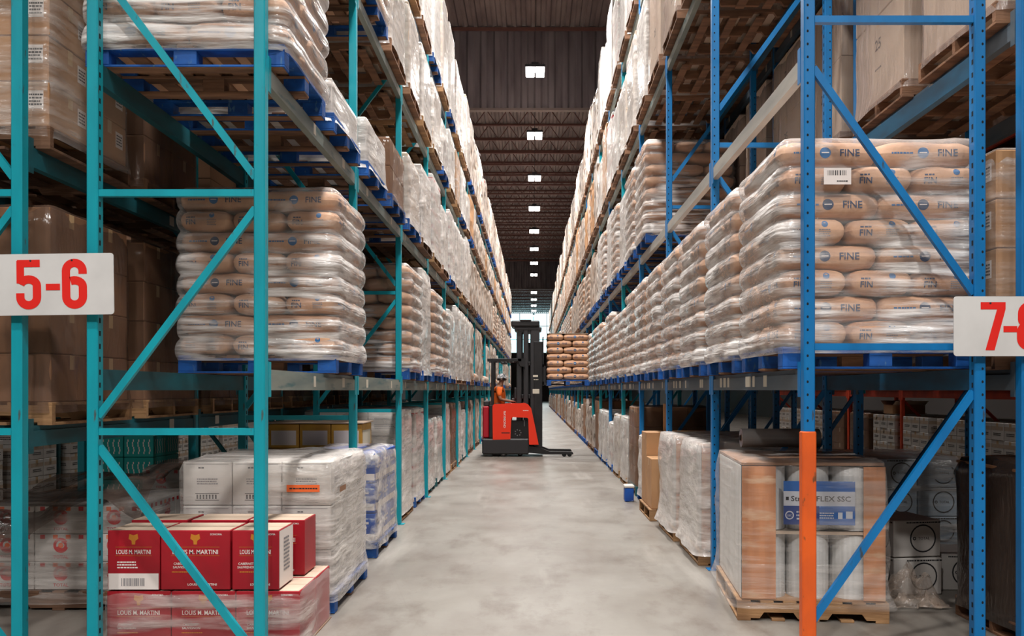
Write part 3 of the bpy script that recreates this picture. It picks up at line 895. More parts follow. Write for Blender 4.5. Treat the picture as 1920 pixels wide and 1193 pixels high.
for b_ in range(3, NL):
    for s_ in (0, 1):
        if b_ > 3: put(rr_.choice(('white', 'pale', 'sack', 'white')), 1.4 if rr_.random() < .5 else 1.2, 'L', b_, 1, s_) if rr_.random() < .93 else None
        if True:
            k_ = rr_.choice(('white', 'white', 'pale', 'sack', 'red')); put(k_, 7 if k_ == 'sack' else rr_.choice((1.0, 1.2, 1.2, 1.4)), 'L', b_, 2, s_)
            k_ = rr_.choice(('white', 'white', 'pale', 'red', 'kraftc')); put(k_, rr_.choice((.8, 1.0, 1.0)), 'L', b_, 3, s_)
            k_ = rr_.choice(('white', 'white', 'pale', 'red')); put(k_, rr_.choice((1.4, 1.6, 1.6)), 'L', b_, 4, s_)
# floor of the left row, from the second bay on
for b_ in range(2, NL):
    for s_ in (0, 1):
        k_ = ('white', 'pale', 'red', 'white', 'brown')[rr_.randrange(5)]
        put(k_, rr_.choice((1.0, 1.2, 1.2)), 'L', b_, 0, s_, dx=-.10)
# ---- right row
for b_ in range(0, NR):
    for s_ in (0, 1):
        n_ = 8 if b_ < 3 or rr_.random() < .7 else 7
        put('sack', n_, 'R', b_, 1, s_, lod=0 if b_ < 3 else (1 if b_ < 7 else 2), rz=(0, PI)[(b_ + s_) % 2] if b_ else (0 if s_ == 0 else PI), pal='blue')
fr_ = [o for o in COL.objects if o.get('label', '').startswith('blue pallet of kraft sacks, first level, right row, first bay, near')][0]
q = MB(); c_ = (1.835 - fr_.location.x, -.553, Z(327, 5.0) - fr_.location.z)
rect(q, c_, (1, 0, 0), (0, 0, 1), .165, .10, WPRINT); barcode(q, (c_[0], c_[1], c_[2] + .02), (1, 0, 0), (0, 0, 1), .12, .03, KPRINT, 4); scribble(q, (c_[0] + .03, c_[1], c_[2] - .03), (1, 0, 0), (0, 0, 1), .07, .014, KPRINT, 1, 4, off=.003)
q.build('shipping_label', fr_)
put('sack', 8, 'R', 2, 2, 1, lod=1, pal='blue')
for b_ in range(1, NR):
    for s_ in (0, 1):
        if b_ > 2:
            k_ = rr_.choice(('sack', 'sack', 'pale', 'white')); put(k_, 8 if k_ == 'sack' else rr_.choice((1.2, 1.4, 1.4)), 'R', b_, 2, s_, pal='blue' if b_ < 6 else None)
        k_ = rr_.choice(('white', 'pale', 'white', 'red', 'kraftc', 'ribbed')); put(k_, rr_.choice((1.2, 1.4, 1.4, 1.6)), 'R', b_, 3, s_, pal='dark')
        k_ = rr_.choice(('white', 'pale', 'white', 'red')); put(k_, rr_.choice((1.4, 1.6, 1.8)), 'R', b_, 4, s_, pal='dark')
for b_ in range(2, NR):
    for s_ in (0, 1):
        k_ = ('brown', 'white', 'pale', 'red', 'brown')[rr_.randrange(5)]
        if b_ == 2 and s_ == 0: continue
        put(k_, rr_.choice((.8, 1.0, 1.2)), 'R', b_, 0, s_, dx=.02)
# ---- rows behind
for b_ in range(0, 5):
    for s_ in (0, 1):
        put('brown', (1.2, .8, 1.0, 1.2, 1.0)[b_] if s_ else (1.2, 1.0, .8, 1.0, 1.2)[b_], 'A', b_, 1, s_, lod=1 if b_ else 0, pal='wood', dx=0 if b_ else 0)
        put('brown' if b_ or s_ else 'kraftc', 1.4 if b_ == 0 and not s_ else 1.0, 'A', b_, 2, s_, lod=0 if b_ == 0 else 2, pal='dark')
        put('brown', 1.2, 'A', b_, 3, s_, lod=2, pal='dark')
        put('kraftc', 1.2, 'B', b_, 1, s_, lod=1, pal='dark')
        put('ribbed', 1.4, 'B', b_, 2, s_, lod=1, pal='dark')
        if b_: put('brown', 1.2, 'B', b_, 3, s_, lod=2, pal='dark')
# ------------------------------------------------------------------ aisle signs
_SK = [0]
def stroke(mb, path, t, org, S, m, y, closed=False):
    _SK[0] += 1; y -= .00015 * (_SK[0] % 5)
    n = len(path); vs = []
    for i, p in enumerate(path):
        a = Vector(path[(i - 1) % n] if (i or closed) else path[i]); c = Vector(path[(i + 1) % n] if (i < n - 1 or closed) else path[i])
        d = (c - a).normalized(); nr = Vector((-d.y, d.x)) * t / 2
        vs += [(p[0] + nr.x, p[1] + nr.y), (p[0] - nr.x, p[1] - nr.y)]
    fs = [(2 * i, 2 * i + 1, (2 * i + 3) % (2 * n), (2 * i + 2) % (2 * n)) for i in range(n if closed else n - 1)]
    mb.add([(org[0] + vx * S, y, org[1] + vz * S) for vx, vz in vs], fs, m)
def arc(cx, cy, rx, ry, a0, a1, n=12): return [(cx + rx * math.cos(math.radians(a0 + (a1 - a0) * i / n)), cy + ry * math.sin(math.radians(a0 + (a1 - a0) * i / n))) for i in range(n + 1)]
def digit(mb, ch, org, S, m, y):
    t = .17
    if ch == '5':
        stroke(mb, [(.035, .925), (.50, .925)], .15, org, S, m, y); stroke(mb, [(.10, .98), (.10, .52)], .155, org, S, m, y)
        stroke(mb, [(.10, .50)] + arc(.265, .47, .17, .13, 150, 0, 10) + arc(.265, .24, .17, .165, 0, -180, 14) + [(.095, .32)], t, org, S, m, y)
    elif ch == '6':
        stroke(mb, [(.435, .70)] + arc(.265, .76, .17, .165, 0, 180, 14) + arc(.265, .24, .17, .165, 180, 360, 14) + arc(.265, .44, .17, .13, 0, 118, 9), t, org, S, m, y)
    elif ch == '8':
        stroke(mb, arc(.265, .25, .17, .17, 180, 360, 12) + arc(.265, .38, .17, .15, 0, 180, 12), t, org, S, m, y, True)
        stroke(mb, arc(.265, .64, .155, .10, 180, 360, 12) + arc(.265, .76, .155, .165, 0, 180, 12), .16, org, S, m, y, True)
    elif ch == '7':
        mb.add([(org[0] + a * S, y, org[1] + b_ * S) for a, b_ in [(.0, 1), (.0, .85), (.34, .85), (.52, 1), (.52, .86), (.10, 0), (.29, 0)]], [(0, 1, 2, 4, 3), (2, 5, 6, 4)], m)
    elif ch == '-':
        stroke(mb, [(.04, .44), (.33, .44)], .13, org, S, m, y)
def sign(s, x0, x1, z0, z1, ry, lab, offs, S, zb):
    t = thing('aisle_sign', lab, 'sign', ((x0 + x1) / 2, 4.855, (z0 + z1) / 2))
    w_, h = (x1 - x0) / 2, (z1 - z0) / 2; rc = .018
    poly = [(sx * (w_ - rc) + rc * math.cos(a), sz * (h - rc) + rc * math.sin(a)) for sx, sz, a0 in ((1, 1, 0), (-1, 1, 90), (-1, -1, 180), (1, -1, 270)) for a in [math.radians(a0 + 18 * i) for i in range(6)]]
    t.rotation_euler = (0, ry, 0)
    MB().prism(poly, -.003, .003, WHITE).build('plate', t)
    q = MB()
    for ch, ox in zip(s, offs): digit(q, ch, (ox, zb), S, RPRINT2, -.0045)
    q.build('number_print', t)
    b_ = MB()
    for bx in (-.12, .12): b_.cyl((bx, -.006, h - .04), (bx, .03, h - .04), .006, LM, 8)
    b_.build('bolt', t)
RPRINT2 = mat('sign_red', (232, 34, 24), .5)
RPRINT3 = RPRINT2
k_ = 4.855 / FPX
sign('5-6', (-19 - 1000) * k_, (213.5 - 1000) * k_, Z(591, 4.855), Z(476, 4.855), -.014, 'white aisle sign reading 5-6 in red, hung on the teal frames at left',
     [(30 - 97.3) * k_, (83 - 97.3) * k_, (116 - 97.3) * k_], 92 * k_, (533.5 - 579) * k_)
sign('7-8', (1788 - 1000) * k_, (2002 - 1000) * k_, Z(668, 4.855), Z(556, 4.855), 0, 'white aisle sign reading 7-8 in red, hung on the blue frames at right',
     [(1838 - 1895) * k_, (1877 - 1895) * k_, (1905 - 1895) * k_], 90 * k_, (612 - 657) * k_)

# ------------------------------------------------------------------ red wine cartons, bottom left
def red_carton(w_, d, h, front=True, band=False, side_white=False, seed=0):
    q = MB(); q.box(-w_ / 2, w_ / 2, -d / 2, d / 2, 0, h, RED, .004)
    rect(q, (0, 0, h), (1, 0, 0), (0, 1, 0), w_ - .012, d - .012, CARDP, off=.001)
    rect(q, (0, 0, h), (1, 0, 0), (0, 1, 0), w_ - .014, .004, CARDD, off=.002)
    rt, up, y = (1, 0, 0), (0, 0, 1), -d / 2
    # gold crest
    put2d(q, [(-.025, .03), (-.03, .0), (-.012, -.012), (-.010, -.035), (.010, -.035), (.012, -.012), (.03, 0), (.025, .03), (0, .022)], [(0, 1, 2, 3, 4, 5, 6, 7, 8)], (0, y, h * .86), rt, up, GOLD)
    text(q, 'LOUIS M. MARTINI', (0, y, h * .60), rt, up, .028, WPRINT, width=w_ * .66)
    rect(q, (0, y, h * .575), rt, up, w_ * .7, .002, GOLD); rect(q, (0, y, h * .72), rt, up, w_ * .7, .002, GOLD)
    if band:
        rect(q, (0, y, h * .14), rt, up, w_ - .012, h * .27, WPRINT)
        barcode(q, (0, y, h * .13), rt, up, w_ * .45, h * .13, GPRINT, seed, off=.003)
        scribble(q, (-w_ * .12, y, h * .42), rt, up, w_ * .4, .05, WPRINT, 3, seed)
    else:
        text(q, 'CABERNET', (-w_ * .2, y, h * .42), rt, up, .014, WPRINT); text(q, 'SAUVIGNON', (-w_ * .19, y, h * .36), rt, up, .014, WPRINT)
        scribble(q, (-w_ * .18, y, h * .30), rt, up, w_ * .32, .012, GOLD, 1, seed)
        text(q, 'LOUIS M. MARTINI', (w_ * .1, y, h * .07), rt, up, .014, WPRINT, width=w_ * .42)
        text(q, 'SONOMA', (w_ * .3, y, h * .92), rt, up, .012, WPRINT)
    if side_white:
        rect(q, (w_ / 2, 0, h / 2), (0, 1, 0), up, d - .012, h - .012, WPRINT)
        scribble(q, (w_ / 2, 0, h * .55), (0, 1, 0), up, d * .4, h * .6, GPRINT, 9, seed, off=.003)
    return q.mesh('wine_carton')
CH = .362
YF = 5.10
tier = thing('wine_carton_load', 'lower tier of red wine cartons bound in clear film, front left of the aisle', 'carton load', (-2.02, YF + .39, .006))
MB().box(-.60, .60, -.39, .39, -.006, 0, CARDD).build('slip_sheet', tier)
me_ = red_carton(.39, .37, CH, seed=3)
for i in range(3):
    for j in range(2): link_mesh('carton', me_, tier, (-.395 + .395 * i, -.19 + .38 * j, .001))
shell_mb(1.21, .78, .0, CH + .004, 0, 0, .010, 77, film('carton_film', .03, .55, .35, scale=(1.3, 1.3, 12)), diag=.014, nu=60, r=.03, top=False).build('stretch_wrap', tier, smooth=True)
def xs(px): return X(px, YF)
ZT = .006 + CH + .012
specs = [  # (x0px, x1px, y centre, band, side_white, label)
    (200, 298, 0, True, False, 'red wine carton with a white barcode band at its foot, front left of the pile'),
    (300, 430, 0, False, False, 'wide red wine carton with gold crest, middle of the front row of the pile'),
    (434, 522, 0, False, True, 'red wine carton with a white right side, right end of the front row'),
]
grp = 'red wine cartons on the pile at the left'
for i, (a, b_, yo, bd, sw, lab) in enumerate(specs):
    w_ = xs(b_) - xs(a)
    me_ = red_carton(w_, .30, CH, band=bd, side_white=sw, seed=i)
    tag(link_mesh('wine_carton', me_, None, ((xs(a) + xs(b_)) / 2, YF + .16, ZT)), lab, 'carton', grp)
me_ = red_carton(.37, .28, CH, seed=9); me2_ = red_carton(.26, .30, CH, side_white=False, band=True, seed=12)
for x_, mm, lab in ((-2.47, me_, 'red wine carton in the back row of the pile, left end'), (-2.075, me_, 'red wine carton in the back row of the pile, second from the left'),
                    (-1.695, me_, 'red wine carton in the back row of the pile, third from the left')):
    tag(link_mesh('wine_carton', mm, None, (x_, YF + .56, ZT)), lab, 'carton', grp)
tag(link_mesh('wine_carton', me2_, None, (-1.50 - .13 + .26, YF + .56, ZT - .02)), 'narrow red wine carton with a white foot band, right end of the back row', 'carton', grp) if False else None

# ------------------------------------------------------------------ white carton load
def mk_white(q, org, rt, ww, h, r):
    o = Vector(org); R_ = Vector(rt); up = (0, 0, 1)
    scribble(q, o + R_ * -.04 + Vector((0, 0, h * .36)), rt, up, .05, .022, KPRINT, 1, 5)
    scribble(q, o + R_ * 0 + Vector((0, 0, h * .05)), rt, up, ww * .42, .05, GPRINT, 3, 8)
    for i in range(7):
        rect(q, o + R_ * (-.07 + .022 * i) + Vector((0, 0, -h * .3)), rt, up, .012, .03, KPRINT); 
    for sz in (-1, 1): rect(q, o + Vector((0, 0, -h * .3 + sz * .024)), rt, up, .17, .004, KPRINT)
    rect(q, o + Vector((0, 0, h * .44)), rt, up, ww * .86, .003, GPRINT)
wl = thing('wrapped_pallet_load', 'white carton load on a blue pallet with an orange sticker, behind the red cartons', 'pallet load', (-1.98, 6.56, 0), 0)
pallet_mb(WBLUE, 'b', 1.12, 1.18).build('pallet', wl)
me_ = carton_mesh(.355, .385, .315, WCARD, None, mk_white, 3)
for k in range(3):
    for i in range(3):
        for j in range(3):
            if i == 1 and j == 1 and k < 2: continue
            link_mesh('carton', me_, wl, (-.355 + .355 * i, -.387 + .387 * j, PH + .317 * k), 0)
shell_mb(1.10, 1.19, .09, PH + .955, 3, .006, .008, 5, film('light_film', .16, .5, .45), diag=.014, nu=88, r=.03, flare=.03, per=5).build('stretch_wrap', wl, smooth=True)
q = MB(); rect(q, (.34, -.605, .90), (1, 0, 0), (0, 0, 1), .235, .05, OSTICK); scribble(q, (.34, -.605, .90), (1, 0, 0), (0, 0, 1), .2, .02, KPRINT, 1, 2, off=.003)
q.build('orange_sticker', wl); q = MB(); rect(q, (.575, -.40, .88), (0, 1, 0), (0, 0, 1), .2, .04, CARDD); q.build('brown_sticker', wl)


# ------------------------------------------------------------------ blue carton load and the yellow one behind it
bl = thing('carton_pallet_load', 'shiny blue carton load on a blue pallet beside the aisle, beyond the white load', 'pallet load', (-1.86, 8.54, 0))
pallet_mb(WBLUE, 'b', .74, 1.2).build('pallet', bl)
def mk_blue(q, org, rt, ww, h, r):
    rect(q, Vector(org) + Vector((0, 0, -h * .3)), rt, (0, 0, 1), ww * .96, h * .22, WPRINT)
    scribble(q, Vector(org) + Vector((0, 0, h * .1)), rt, (0, 0, 1), ww * .5, h * .3, WPRINT, 2, 4)
me_ = carton_mesh(.355, .385, .285, BLUEC, None, mk_blue, 4)
for k in range(3):
    for i in range(2):
        for j in range(3): link_mesh('carton', me_, bl, (-.178 + .356 * i, -.388 + .388 * j, PH + .287 * k), 0)
shell_mb(.74, 1.19, .09, PH + .87, 3, .004, .010, 15, film('crinkled_film', .08, .55, .4, scale=(6, 6, 10)), diag=.016, nu=72, r=.03, flare=.02, per=5).build('stretch_wrap', bl, smooth=True)
yl = thing('carton_pallet_load', 'yellow and white carton load standing behind the white load', 'pallet load', (-2.42, 9.54, 0))
pallet_mb(WOOD, 'wood', 1.06, .6).build('pallet', yl)
me_ = carton_mesh(.345, .56, .27, YEL, None, lambda q, org, rt, ww, h, r: rect(q, Vector(org) + Vector((0, 0, -.02)), rt, (0, 0, 1), ww * .8, h * .6, r.choice((WPRINT, YEL, STICK))), 4)
for k in range(4):
    for i in range(3): link_mesh('carton', me_, yl, (-.347 + .347 * i, 0, PH + .272 * k), 0)
MB().box(-.54, .54, -.30, .30, PH + 1.09, PH + 1.105, CARDP, .003).build('top_sheet', yl)

# ------------------------------------------------------------------ white cartons with a red swirl mark, far left
def total_logo(q, o, rt, s, dark=KPRINT):
    R_ = Vector(rt); up = Vector((0, 0, 1))
    disc(q, o, rt, up, s, RPRINT, n=20, r0=s * .62, a0=.5, a1=PI * 1.9); disc(q, Vector(o) + R_ * s * .1, rt, up, s * .72, RPRINT, n=16, r0=s * .38, a0=PI * 1.1, a1=PI * 2.5, off=.002)
    disc(q, o, rt, up, s * .34, OSTICK, n=12, off=.0025)
    text(q, 'TOTAL', Vector(o) - up * s * 1.75, rt, up, s * .42, RPRINT, width=s * 2)
def mk_total(q, org, rt, ww, h, r):
    total_logo(q, Vector(org) + Vector((0, 0, .02)), rt, .055)
    for i in (-1, 0, 1, 2): rect(q, Vector(org) + Vector(rt) * (i * ww * .24 - .04) + Vector((0, 0, h * .40)), rt, (0, 0, 1), .035, .03, r.choice((RPRINT, OSTICK)), off=.001)
def total_load(x, y, nx, ny, nz, lab, bx=.39, by=.30, bh=.235, pal=True, drape=True):
    t = thing('carton_pallet_load', lab, 'pallet load', (x, y, 0))
    if pal: pallet_mb(WOODD, 'wood', bx * nx + .06, by * ny + .06).build('pallet', t)
    z0 = PH
    me_ = carton_mesh(bx, by, bh, WCARD, None, mk_total, 6)
    for k in range(nz):
        for i in range(nx):
            for j in range(ny):
                link_mesh('carton', me_, t, (bx * (i - (nx - 1) / 2), by * (j - (ny - 1) / 2), z0 + bh * k), 0)
    shell_mb(bx * nx + .04, by * ny + .04, .05, z0 + bh * nz + .01, 0, 0, .02, 31, CLEAR, diag=.02, nu=60, r=.05, flare=.05).build('stretch_wrap', t, smooth=True)
    return t
tl = total_load(-3.45, 6.55, 3, 3, 3, 'white cartons with red swirl marks under a loose brown film, floor at far left', bh=.205)
# loose dark sheet of film dragged over that load
q = MB(); vs = []; fs = []; nx_, ny_ = 28, 16
for i in range(nx_ + 1):
    for j in range(ny_ + 1):
        u, v = i / nx_, j / ny_
        x_ = -.64 + 1.28 * u; y_ = -.56 + 1.0 * v
        zt = .80 + .16 * u + .05 * v + .04 * math.sin(9 * u + 6 * v) + .03 * noise.noise(Vector((u * 7, v * 7, 1)))
        if v < .25: zt -= (.25 - v) * (.9 + .5 * math.sin(7 * u))
        vs.append((x_, y_ - (.04 if v < .25 else 0), zt))
for i in range(nx_):
    for j in range(ny_): a = i * (ny_ + 1) + j; fs.append((a, a + ny_ + 1, a + ny_ + 2, a + 1))
q.add(vs, fs, film('loose_brown_film', .45, .3, .3, scale=(3, 9, 3), tint=(104, 88, 80))); q.build('loose_film', tl, smooth=True)

# goods on the far side of the next aisle at the left
XC['C'] = -7.6; ROW['C'] = 'far-left row'; LVL['C'] = [1.7, 3.4, 5.1]
XC['D'] = 7.15; ROW['D'] = 'orange row'; LVL['D'] = [1.47, 3.3, 5.1]
o = total_load(-3.75, 8.72, 1, 2, 3, 'tall narrow stack of white cartons with red swirl marks behind the left racks', bh=.22)
tq = thing('carton_pallet_load', 'turquoise carton stack with white wavy print behind the left racks', 'pallet load', (-5.35, 11.3, 0))
pallet_mb(WOODD, 'wood', .8, .8).build('pallet', tq)
def mk_turq(q, org, rt, ww, h, r):
    for i in range(5):
        x_ = -.14 + .07 * i
        for s in range(6): rect(q, Vector(org) + Vector(rt) * (x_ + .01 * math.sin(s * 1.3)) + Vector((0, 0, -h * .3 + h * .11 * s)), rt, (0, 0, 1), .014, .03, WPRINT)
me_ = carton_mesh(.39, .39, .29, TCARD, None, mk_turq, 2)
for k in range(3):
    for i in range(2):
        for j in range(2): link_mesh('carton', me_, tq, (-.197 + .394 * i, -.197 + .394 * j, PH + .292 * k))
for b_ in range(1, 6):
    for s_ in (0, 1):
        put(('plain', 'pale', 'plain')[(b_ + s_) % 3], (1.0, .8, 1.2)[(b_ * 2 + s_) % 3], 'C', b_, 0, s_, lod=1, pal='wood')
        for l in (1, 2, 3): put(('brown', 'pale')[(b_ + s_ + l) % 4 == 0], 1.2, 'C', b_, l, s_, lod=2, pal='dark')
        put(('plain', 'brown', 'plain')[(b_ + s_) % 3], 1.0, 'D', b_ + 1, 0, s_, lod=1, pal='wood')
        for l in (1, 2, 3): put('brown', 1.2, 'D', b_ + 1, l, s_, lod=2, pal='dark')
hzo = [.4, 1.5, 2.7, 3.9, 5.1]; dgo = [(.5, 1.4, True), (1.6, 2.6, False), (2.8, 3.8, True), (4.0, 5.0, False)]
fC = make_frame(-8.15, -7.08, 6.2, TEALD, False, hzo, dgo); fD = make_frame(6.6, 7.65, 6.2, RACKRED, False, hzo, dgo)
for k in range(1, 8):
    place_frame(fC, P(k), 'dark teal frame of the far-left row, %s seen from the near end' % ordw(k), 'frames of the far-left row')
    place_frame(fD, P(k), 'red-orange frame of the orange row, %s seen from the near end' % ordw(k), 'frames of the orange row')
    if k == 7: continue
    for l, z in enumerate(LVL['C']):
        beam(-7.08 - .026, k, z, BH, TEALD, 0, 1, 'dark teal beam, %s level, %s bay of the far-left row, near side' % (ORD[l + 1], ordw(k)), 'beams of the far-left row')
        beam(-8.15 + .026, k, z, BH, TEALD, 0, -1, 'dark teal beam, %s level, %s bay of the far-left row, far side' % (ORD[l + 1], ordw(k)), 'beams of the far-left row')
    for l, z in enumerate(LVL['D']):
        beam(6.6 + .026, k, z, BH, RACKRED, 0, -1, 'red-orange beam, %s level, %s bay of the orange row, near side' % (ORD[l + 1], ordw(k)), 'beams of the orange row')
        beam(7.65 - .026, k, z, BH, RACKRED, 0, 1, 'red-orange beam, %s level, %s bay of the orange row, far side' % (ORD[l + 1], ordw(k)), 'beams of the orange row')

# ------------------------------------------------------------------ stretch-film roll loads, bottom right
ROLLW = mat('white_film_roll', (226, 224, 222), .3, rgb2=(206, 204, 200), nscale=(30, 30, 1))
CORR = mat('wrapped_brown_board', (206, 140, 96), .4, rgb2=(170, 112, 76), nscale=(8, 8, 1.2), rgb3=(214, 176, 144), n3=(3, 3, 14), lo3=.55, hi3=.7)
LBLUE = mat('label_blue', (30, 100, 178), .4); LNAVY = mat('label_navy', (24, 60, 130), .4); LLIGHT = mat('label_pale', (206, 208, 216), .4)
GROLL = mat('grey_film_roll', (150, 146, 144), .25)
def roll_load(x, y, rz, w_, d, h, lab, label=False, seed=0, board=(.0, .24)):
    t = thing('film_roll_pallet_load', lab, 'pallet load', (x, y, 0), rz, 'film roll loads on the floor at the right')
    pallet_mb(WOOD, 'wood', w_ + .06, d + .02).build('pallet', t)
    MB().box(-w_ / 2, w_ / 2, -d / 2, d / 2, PH + .001, PH + .012, CARD).build('base_sheet', t)
    nj = int((d - .03) / .29); rad = .145; z = PH + .013
    rm_ = MB().cyl((0, 0, 0), (0, 0, .44), rad, ROLLW, 28)
    rm_.cyl((0, 0, .4401), (0, 0, .445), .05, CARD, 16); rme = rm_.mesh('film_roll', False)
    for k in range(2):
        for i in range(3):
            for j in range(nj):
                if 0 < i < 2 and 0 < j < nj - 1 and k == 0: continue
                link_mesh('film_roll', rme, t, (-.30 + .30 * i, -d / 2 + .165 + (d - .33) / (nj - 1) * j, z + .475 * k))
    MB().box(-w_ / 2 + .01, w_ / 2 - .01, -d / 2 + .01, d / 2 - .01, z + .448, z + .468, CARDP).build('divider_sheet', t)
    MB().box(-w_ / 2, w_ / 2, -d / 2, d / 2, z + .925, z + .945, CARDD, .003).build('top_sheet', t)
    # brown corner boards folded round the four corners
    for sx, wd in ((-1, .23), (1, .14)):
        for sy in (-1, 1):
            q = MB(); xx = sx * w_ / 2; yy = sy * d / 2
            q.box(min(xx, xx - sx * wd), max(xx, xx - sx * wd), min(yy, yy + sy * .008), max(yy, yy + sy * .008), z, z + .92, CORR)
            if not (sx < 0): q.box(min(xx, xx + sx * .008), max(xx, xx + sx * .008), min(yy, yy - sy * .4), max(yy, yy - sy * .4), z, z + .92, CORR)
            q.build('corner_board', t)
    q = MB(); q.box(-w_ / 2 - .004, -w_ / 2, -d / 2 + .02, d / 2 - .02, z, z + .92, ROLLW); q.build('side_board', t)
    if label:
        q = MB(); c0 = (.04, -d / 2 - .02, z + .67)
        q.box(c0[0] - .24, c0[0] + .24, c0[1], c0[1] + .004, c0[2] - .15, c0[2] + .15, LBLUE)
        rt, up = (1, 0, 0), (0, 0, 1); o = Vector(c0)
        rect(q, o + Vector((0, 0, .03)), rt, up, .48, .10, LLIGHT, off=.001); rect(q, o + Vector((-.12, 0, -.085)), rt, up, .24, .13, LNAVY, off=.001)
        text(q, 'StretchFLEX SSC', o + Vector((.01, 0, .012)), rt, up, .036, KPRINT, width=.40, off=.002)
        rect(q, o + Vector((-.215, 0, .03)), rt, up, .02, .024, KPRINT, off=.002)
        disc(q, o + Vector((-.20, 0, -.085)), rt, up, .03, LLIGHT, r0=.022, off=.002); text(q, 'SSC', o + Vector((-.20, 0, -.094)), rt, up, .014, LLIGHT, off=.002)
        scribble(q, o + Vector((-.10, 0, -.085)), rt, up, .11, .07, LLIGHT, 3, 3, off=.002)
        scribble(q, o + Vector((.05, 0, -.085)), rt, up, .1, .05, LLIGHT, 3, 6, off=.002)
        rect(q, o + Vector((.14, 0, -.085)), rt, up, .03, .045, LLIGHT, off=.002); rect(q, o + Vector((.20, 0, -.08)), rt, up, .045, .05, LLIGHT, off=.002)
        q.build('product_label', t)
    shell_mb(w_ + .07, d + .07, .10, z + .955, 0, 0, .010, seed, film('thin_film', .03, .22, .3, scale=(1.3, 1.3, 18)) if label else MILKY, diag=.018, nu=88, r=.05, flare=.05).build('stretch_wrap', t, smooth=True)
    return t
A_ = roll_load(1.98, 6.34, -.09, .96, 1.14, 1, 'nearest film-roll load with brown corner boards and a blue and white label', True, 3)
roll_load(2.02, 8.13, -.01, .96, 1.02, 1, 'film-roll load wrapped milky white, second from the near end on the right', False, 4)
roll_load(1.99, 9.34, 0, .96, 1.00, 1, 'film-roll load wrapped milky white, third from the near end on the right', False, 5)
q = MB(); q.cyl((-.30, 0, 0), (.32, 0, 0), .075, GROLL, 28); q.cyl((-.302, 0, 0), (-.3005, 0, 0), .03, CARDD, 16); q.cyl((-.31, 0, 0), (-.303, 0, 0), .022, HOLE, 12)
tag(q.build('film_roll', loc=(1.98, 6.75, 1.215), rot=(0, 0, -.05), smooth=False), 'single grey roll of film lying on top of the nearest film-roll load', 'film roll')

# cartons with round marks behind it
def mk_round(q, org, rt, ww, h, r):
    o = Vector(org); disc(q, o + Vector(rt) * ww * .12, rt, (0, 0, 1), h * .38, KPRINT, r0=h * .34, n=24); disc(q, o + Vector(rt) * -ww * .06, rt, (0, 0, 1), .014, KPRINT, r0=.007)
    text(q, 'TOTAL', o + Vector(rt) * ww * .14 - Vector((0, 0, .01)), rt, (0, 0, 1), .022, KPRINT)
    scribble(q, o + Vector(rt) * ww * .12 + Vector((0, 0, h * .43)), rt, (0, 0, 1), ww * .7, .022, KPRINT, 1, 4)
LB = mat('pale_blue_carton', (224, 236, 246), .3, rgb2=(196, 216, 234), nscale=(5, 5, 5))
rt_ = thing('carton_pallet_load', 'shiny pale blue cartons with round black marks, back right beyond the film rolls', 'pallet load', (3.42, 8.35, 0))
pallet_mb(WOODD).build('pallet', rt_)
me_ = carton_mesh(.39, .32, .27, LB, None, mk_round, 4)
for k in range(3):
    for i in range(3):
        for j in range(3): link_mesh('carton', me_, rt_, (-.395 + .395 * i, -.325 + .325 * j, PH + .272 * k))
shell_mb(1.21, 1.0, .09, PH + .83, 3, .004, .012, 18, CLEAR, diag=.02, nu=72, r=.03, per=5).build('stretch_wrap', rt_, smooth=True)
me_ = carton_mesh(.40, .46, .29, WCARD, None, mk_round, 8)
grp = 'slumped cartons with round marks at the right'
for (x_, y_, z_, rz, lab) in ((2.98, 6.75, .02, .10, 'pale carton with round black marks on the floor right of the film rolls'),
                              (2.97, 6.76, .315, .14, 'pale carton with round black marks stacked on another, right of the film rolls'),
                              (3.42, 6.90, .02, -.06, 'pale carton with round black marks standing behind the slumped pair')):
    tag(link_mesh('carton', me_, None, (x_, y_, z_ - .02), rz), lab, 'carton', grp)
# crumpled film on the floor
q = MB(); vs = []; fs = []; n = 26
for i in range(n + 1):
    for j in range(n + 1):
        u, v = i / n * 2 - 1, j / n * 2 - 1; rad = max(0, 1 - (u * u + v * v) ** .8)
        z_ = .02 + rad * (.20 + .22 * noise.noise(Vector((u * 2.5, v * 2.5, 4))) + .12 * abs(noise.noise(Vector((u * 7, v * 7, 2)))))
        vs.append((u * .25 + .05 * noise.noise(Vector((u * 3, v * 3, 8))), v * .17 + .05 * noise.noise(Vector((u * 3, v * 3, 12))), max(.006, z_)))
for i in range(n):
    for j in range(n): a = i * (n + 1) + j; fs.append((a, a + n + 1, a + n + 2, a + 1))
q.add(vs, fs, film('crumpled_film', .18, .7, .35, scale=(9, 9, 9), tint=(206, 186, 170)))
tag(q.build('crumpled_film', loc=(2.80, 6.24, 0)), 'crumpled heap of clear film on the floor right of the film rolls', 'plastic film')
# dark wrapped load with pale rolls, far right
dk = thing('film_roll_pallet_load', 'dark film-wrapped load with upright rolls, floor at far right', 'pallet load', (3.62, 5.52, 0), 0, 'film roll loads on the floor at the right')
pallet_mb(WOODD, 'wood', 1.2, .92).build('pallet', dk)
for i in range(4):
    for j in range(3):
        if 0 < i < 3 and j == 1: continue
        MB().cyl((-.44 + .29 * i, -.29 + .29 * j, PH + .002), (-.44 + .29 * i, -.29 + .29 * j, PH + .94), .14, CARDP if (i + j) % 2 else CARDD, 20).build('film_roll', dk)
MB().box(-.60, .60, -.45, .45, PH + .945, PH + .965, CARDD, .003).build('top_sheet', dk)
shell_mb(1.22, .92, .08, PH + .99, 0, 0, .016, 41, DARKF, diag=.03, nu=60, r=.05).build('stretch_wrap', dk, smooth=True)

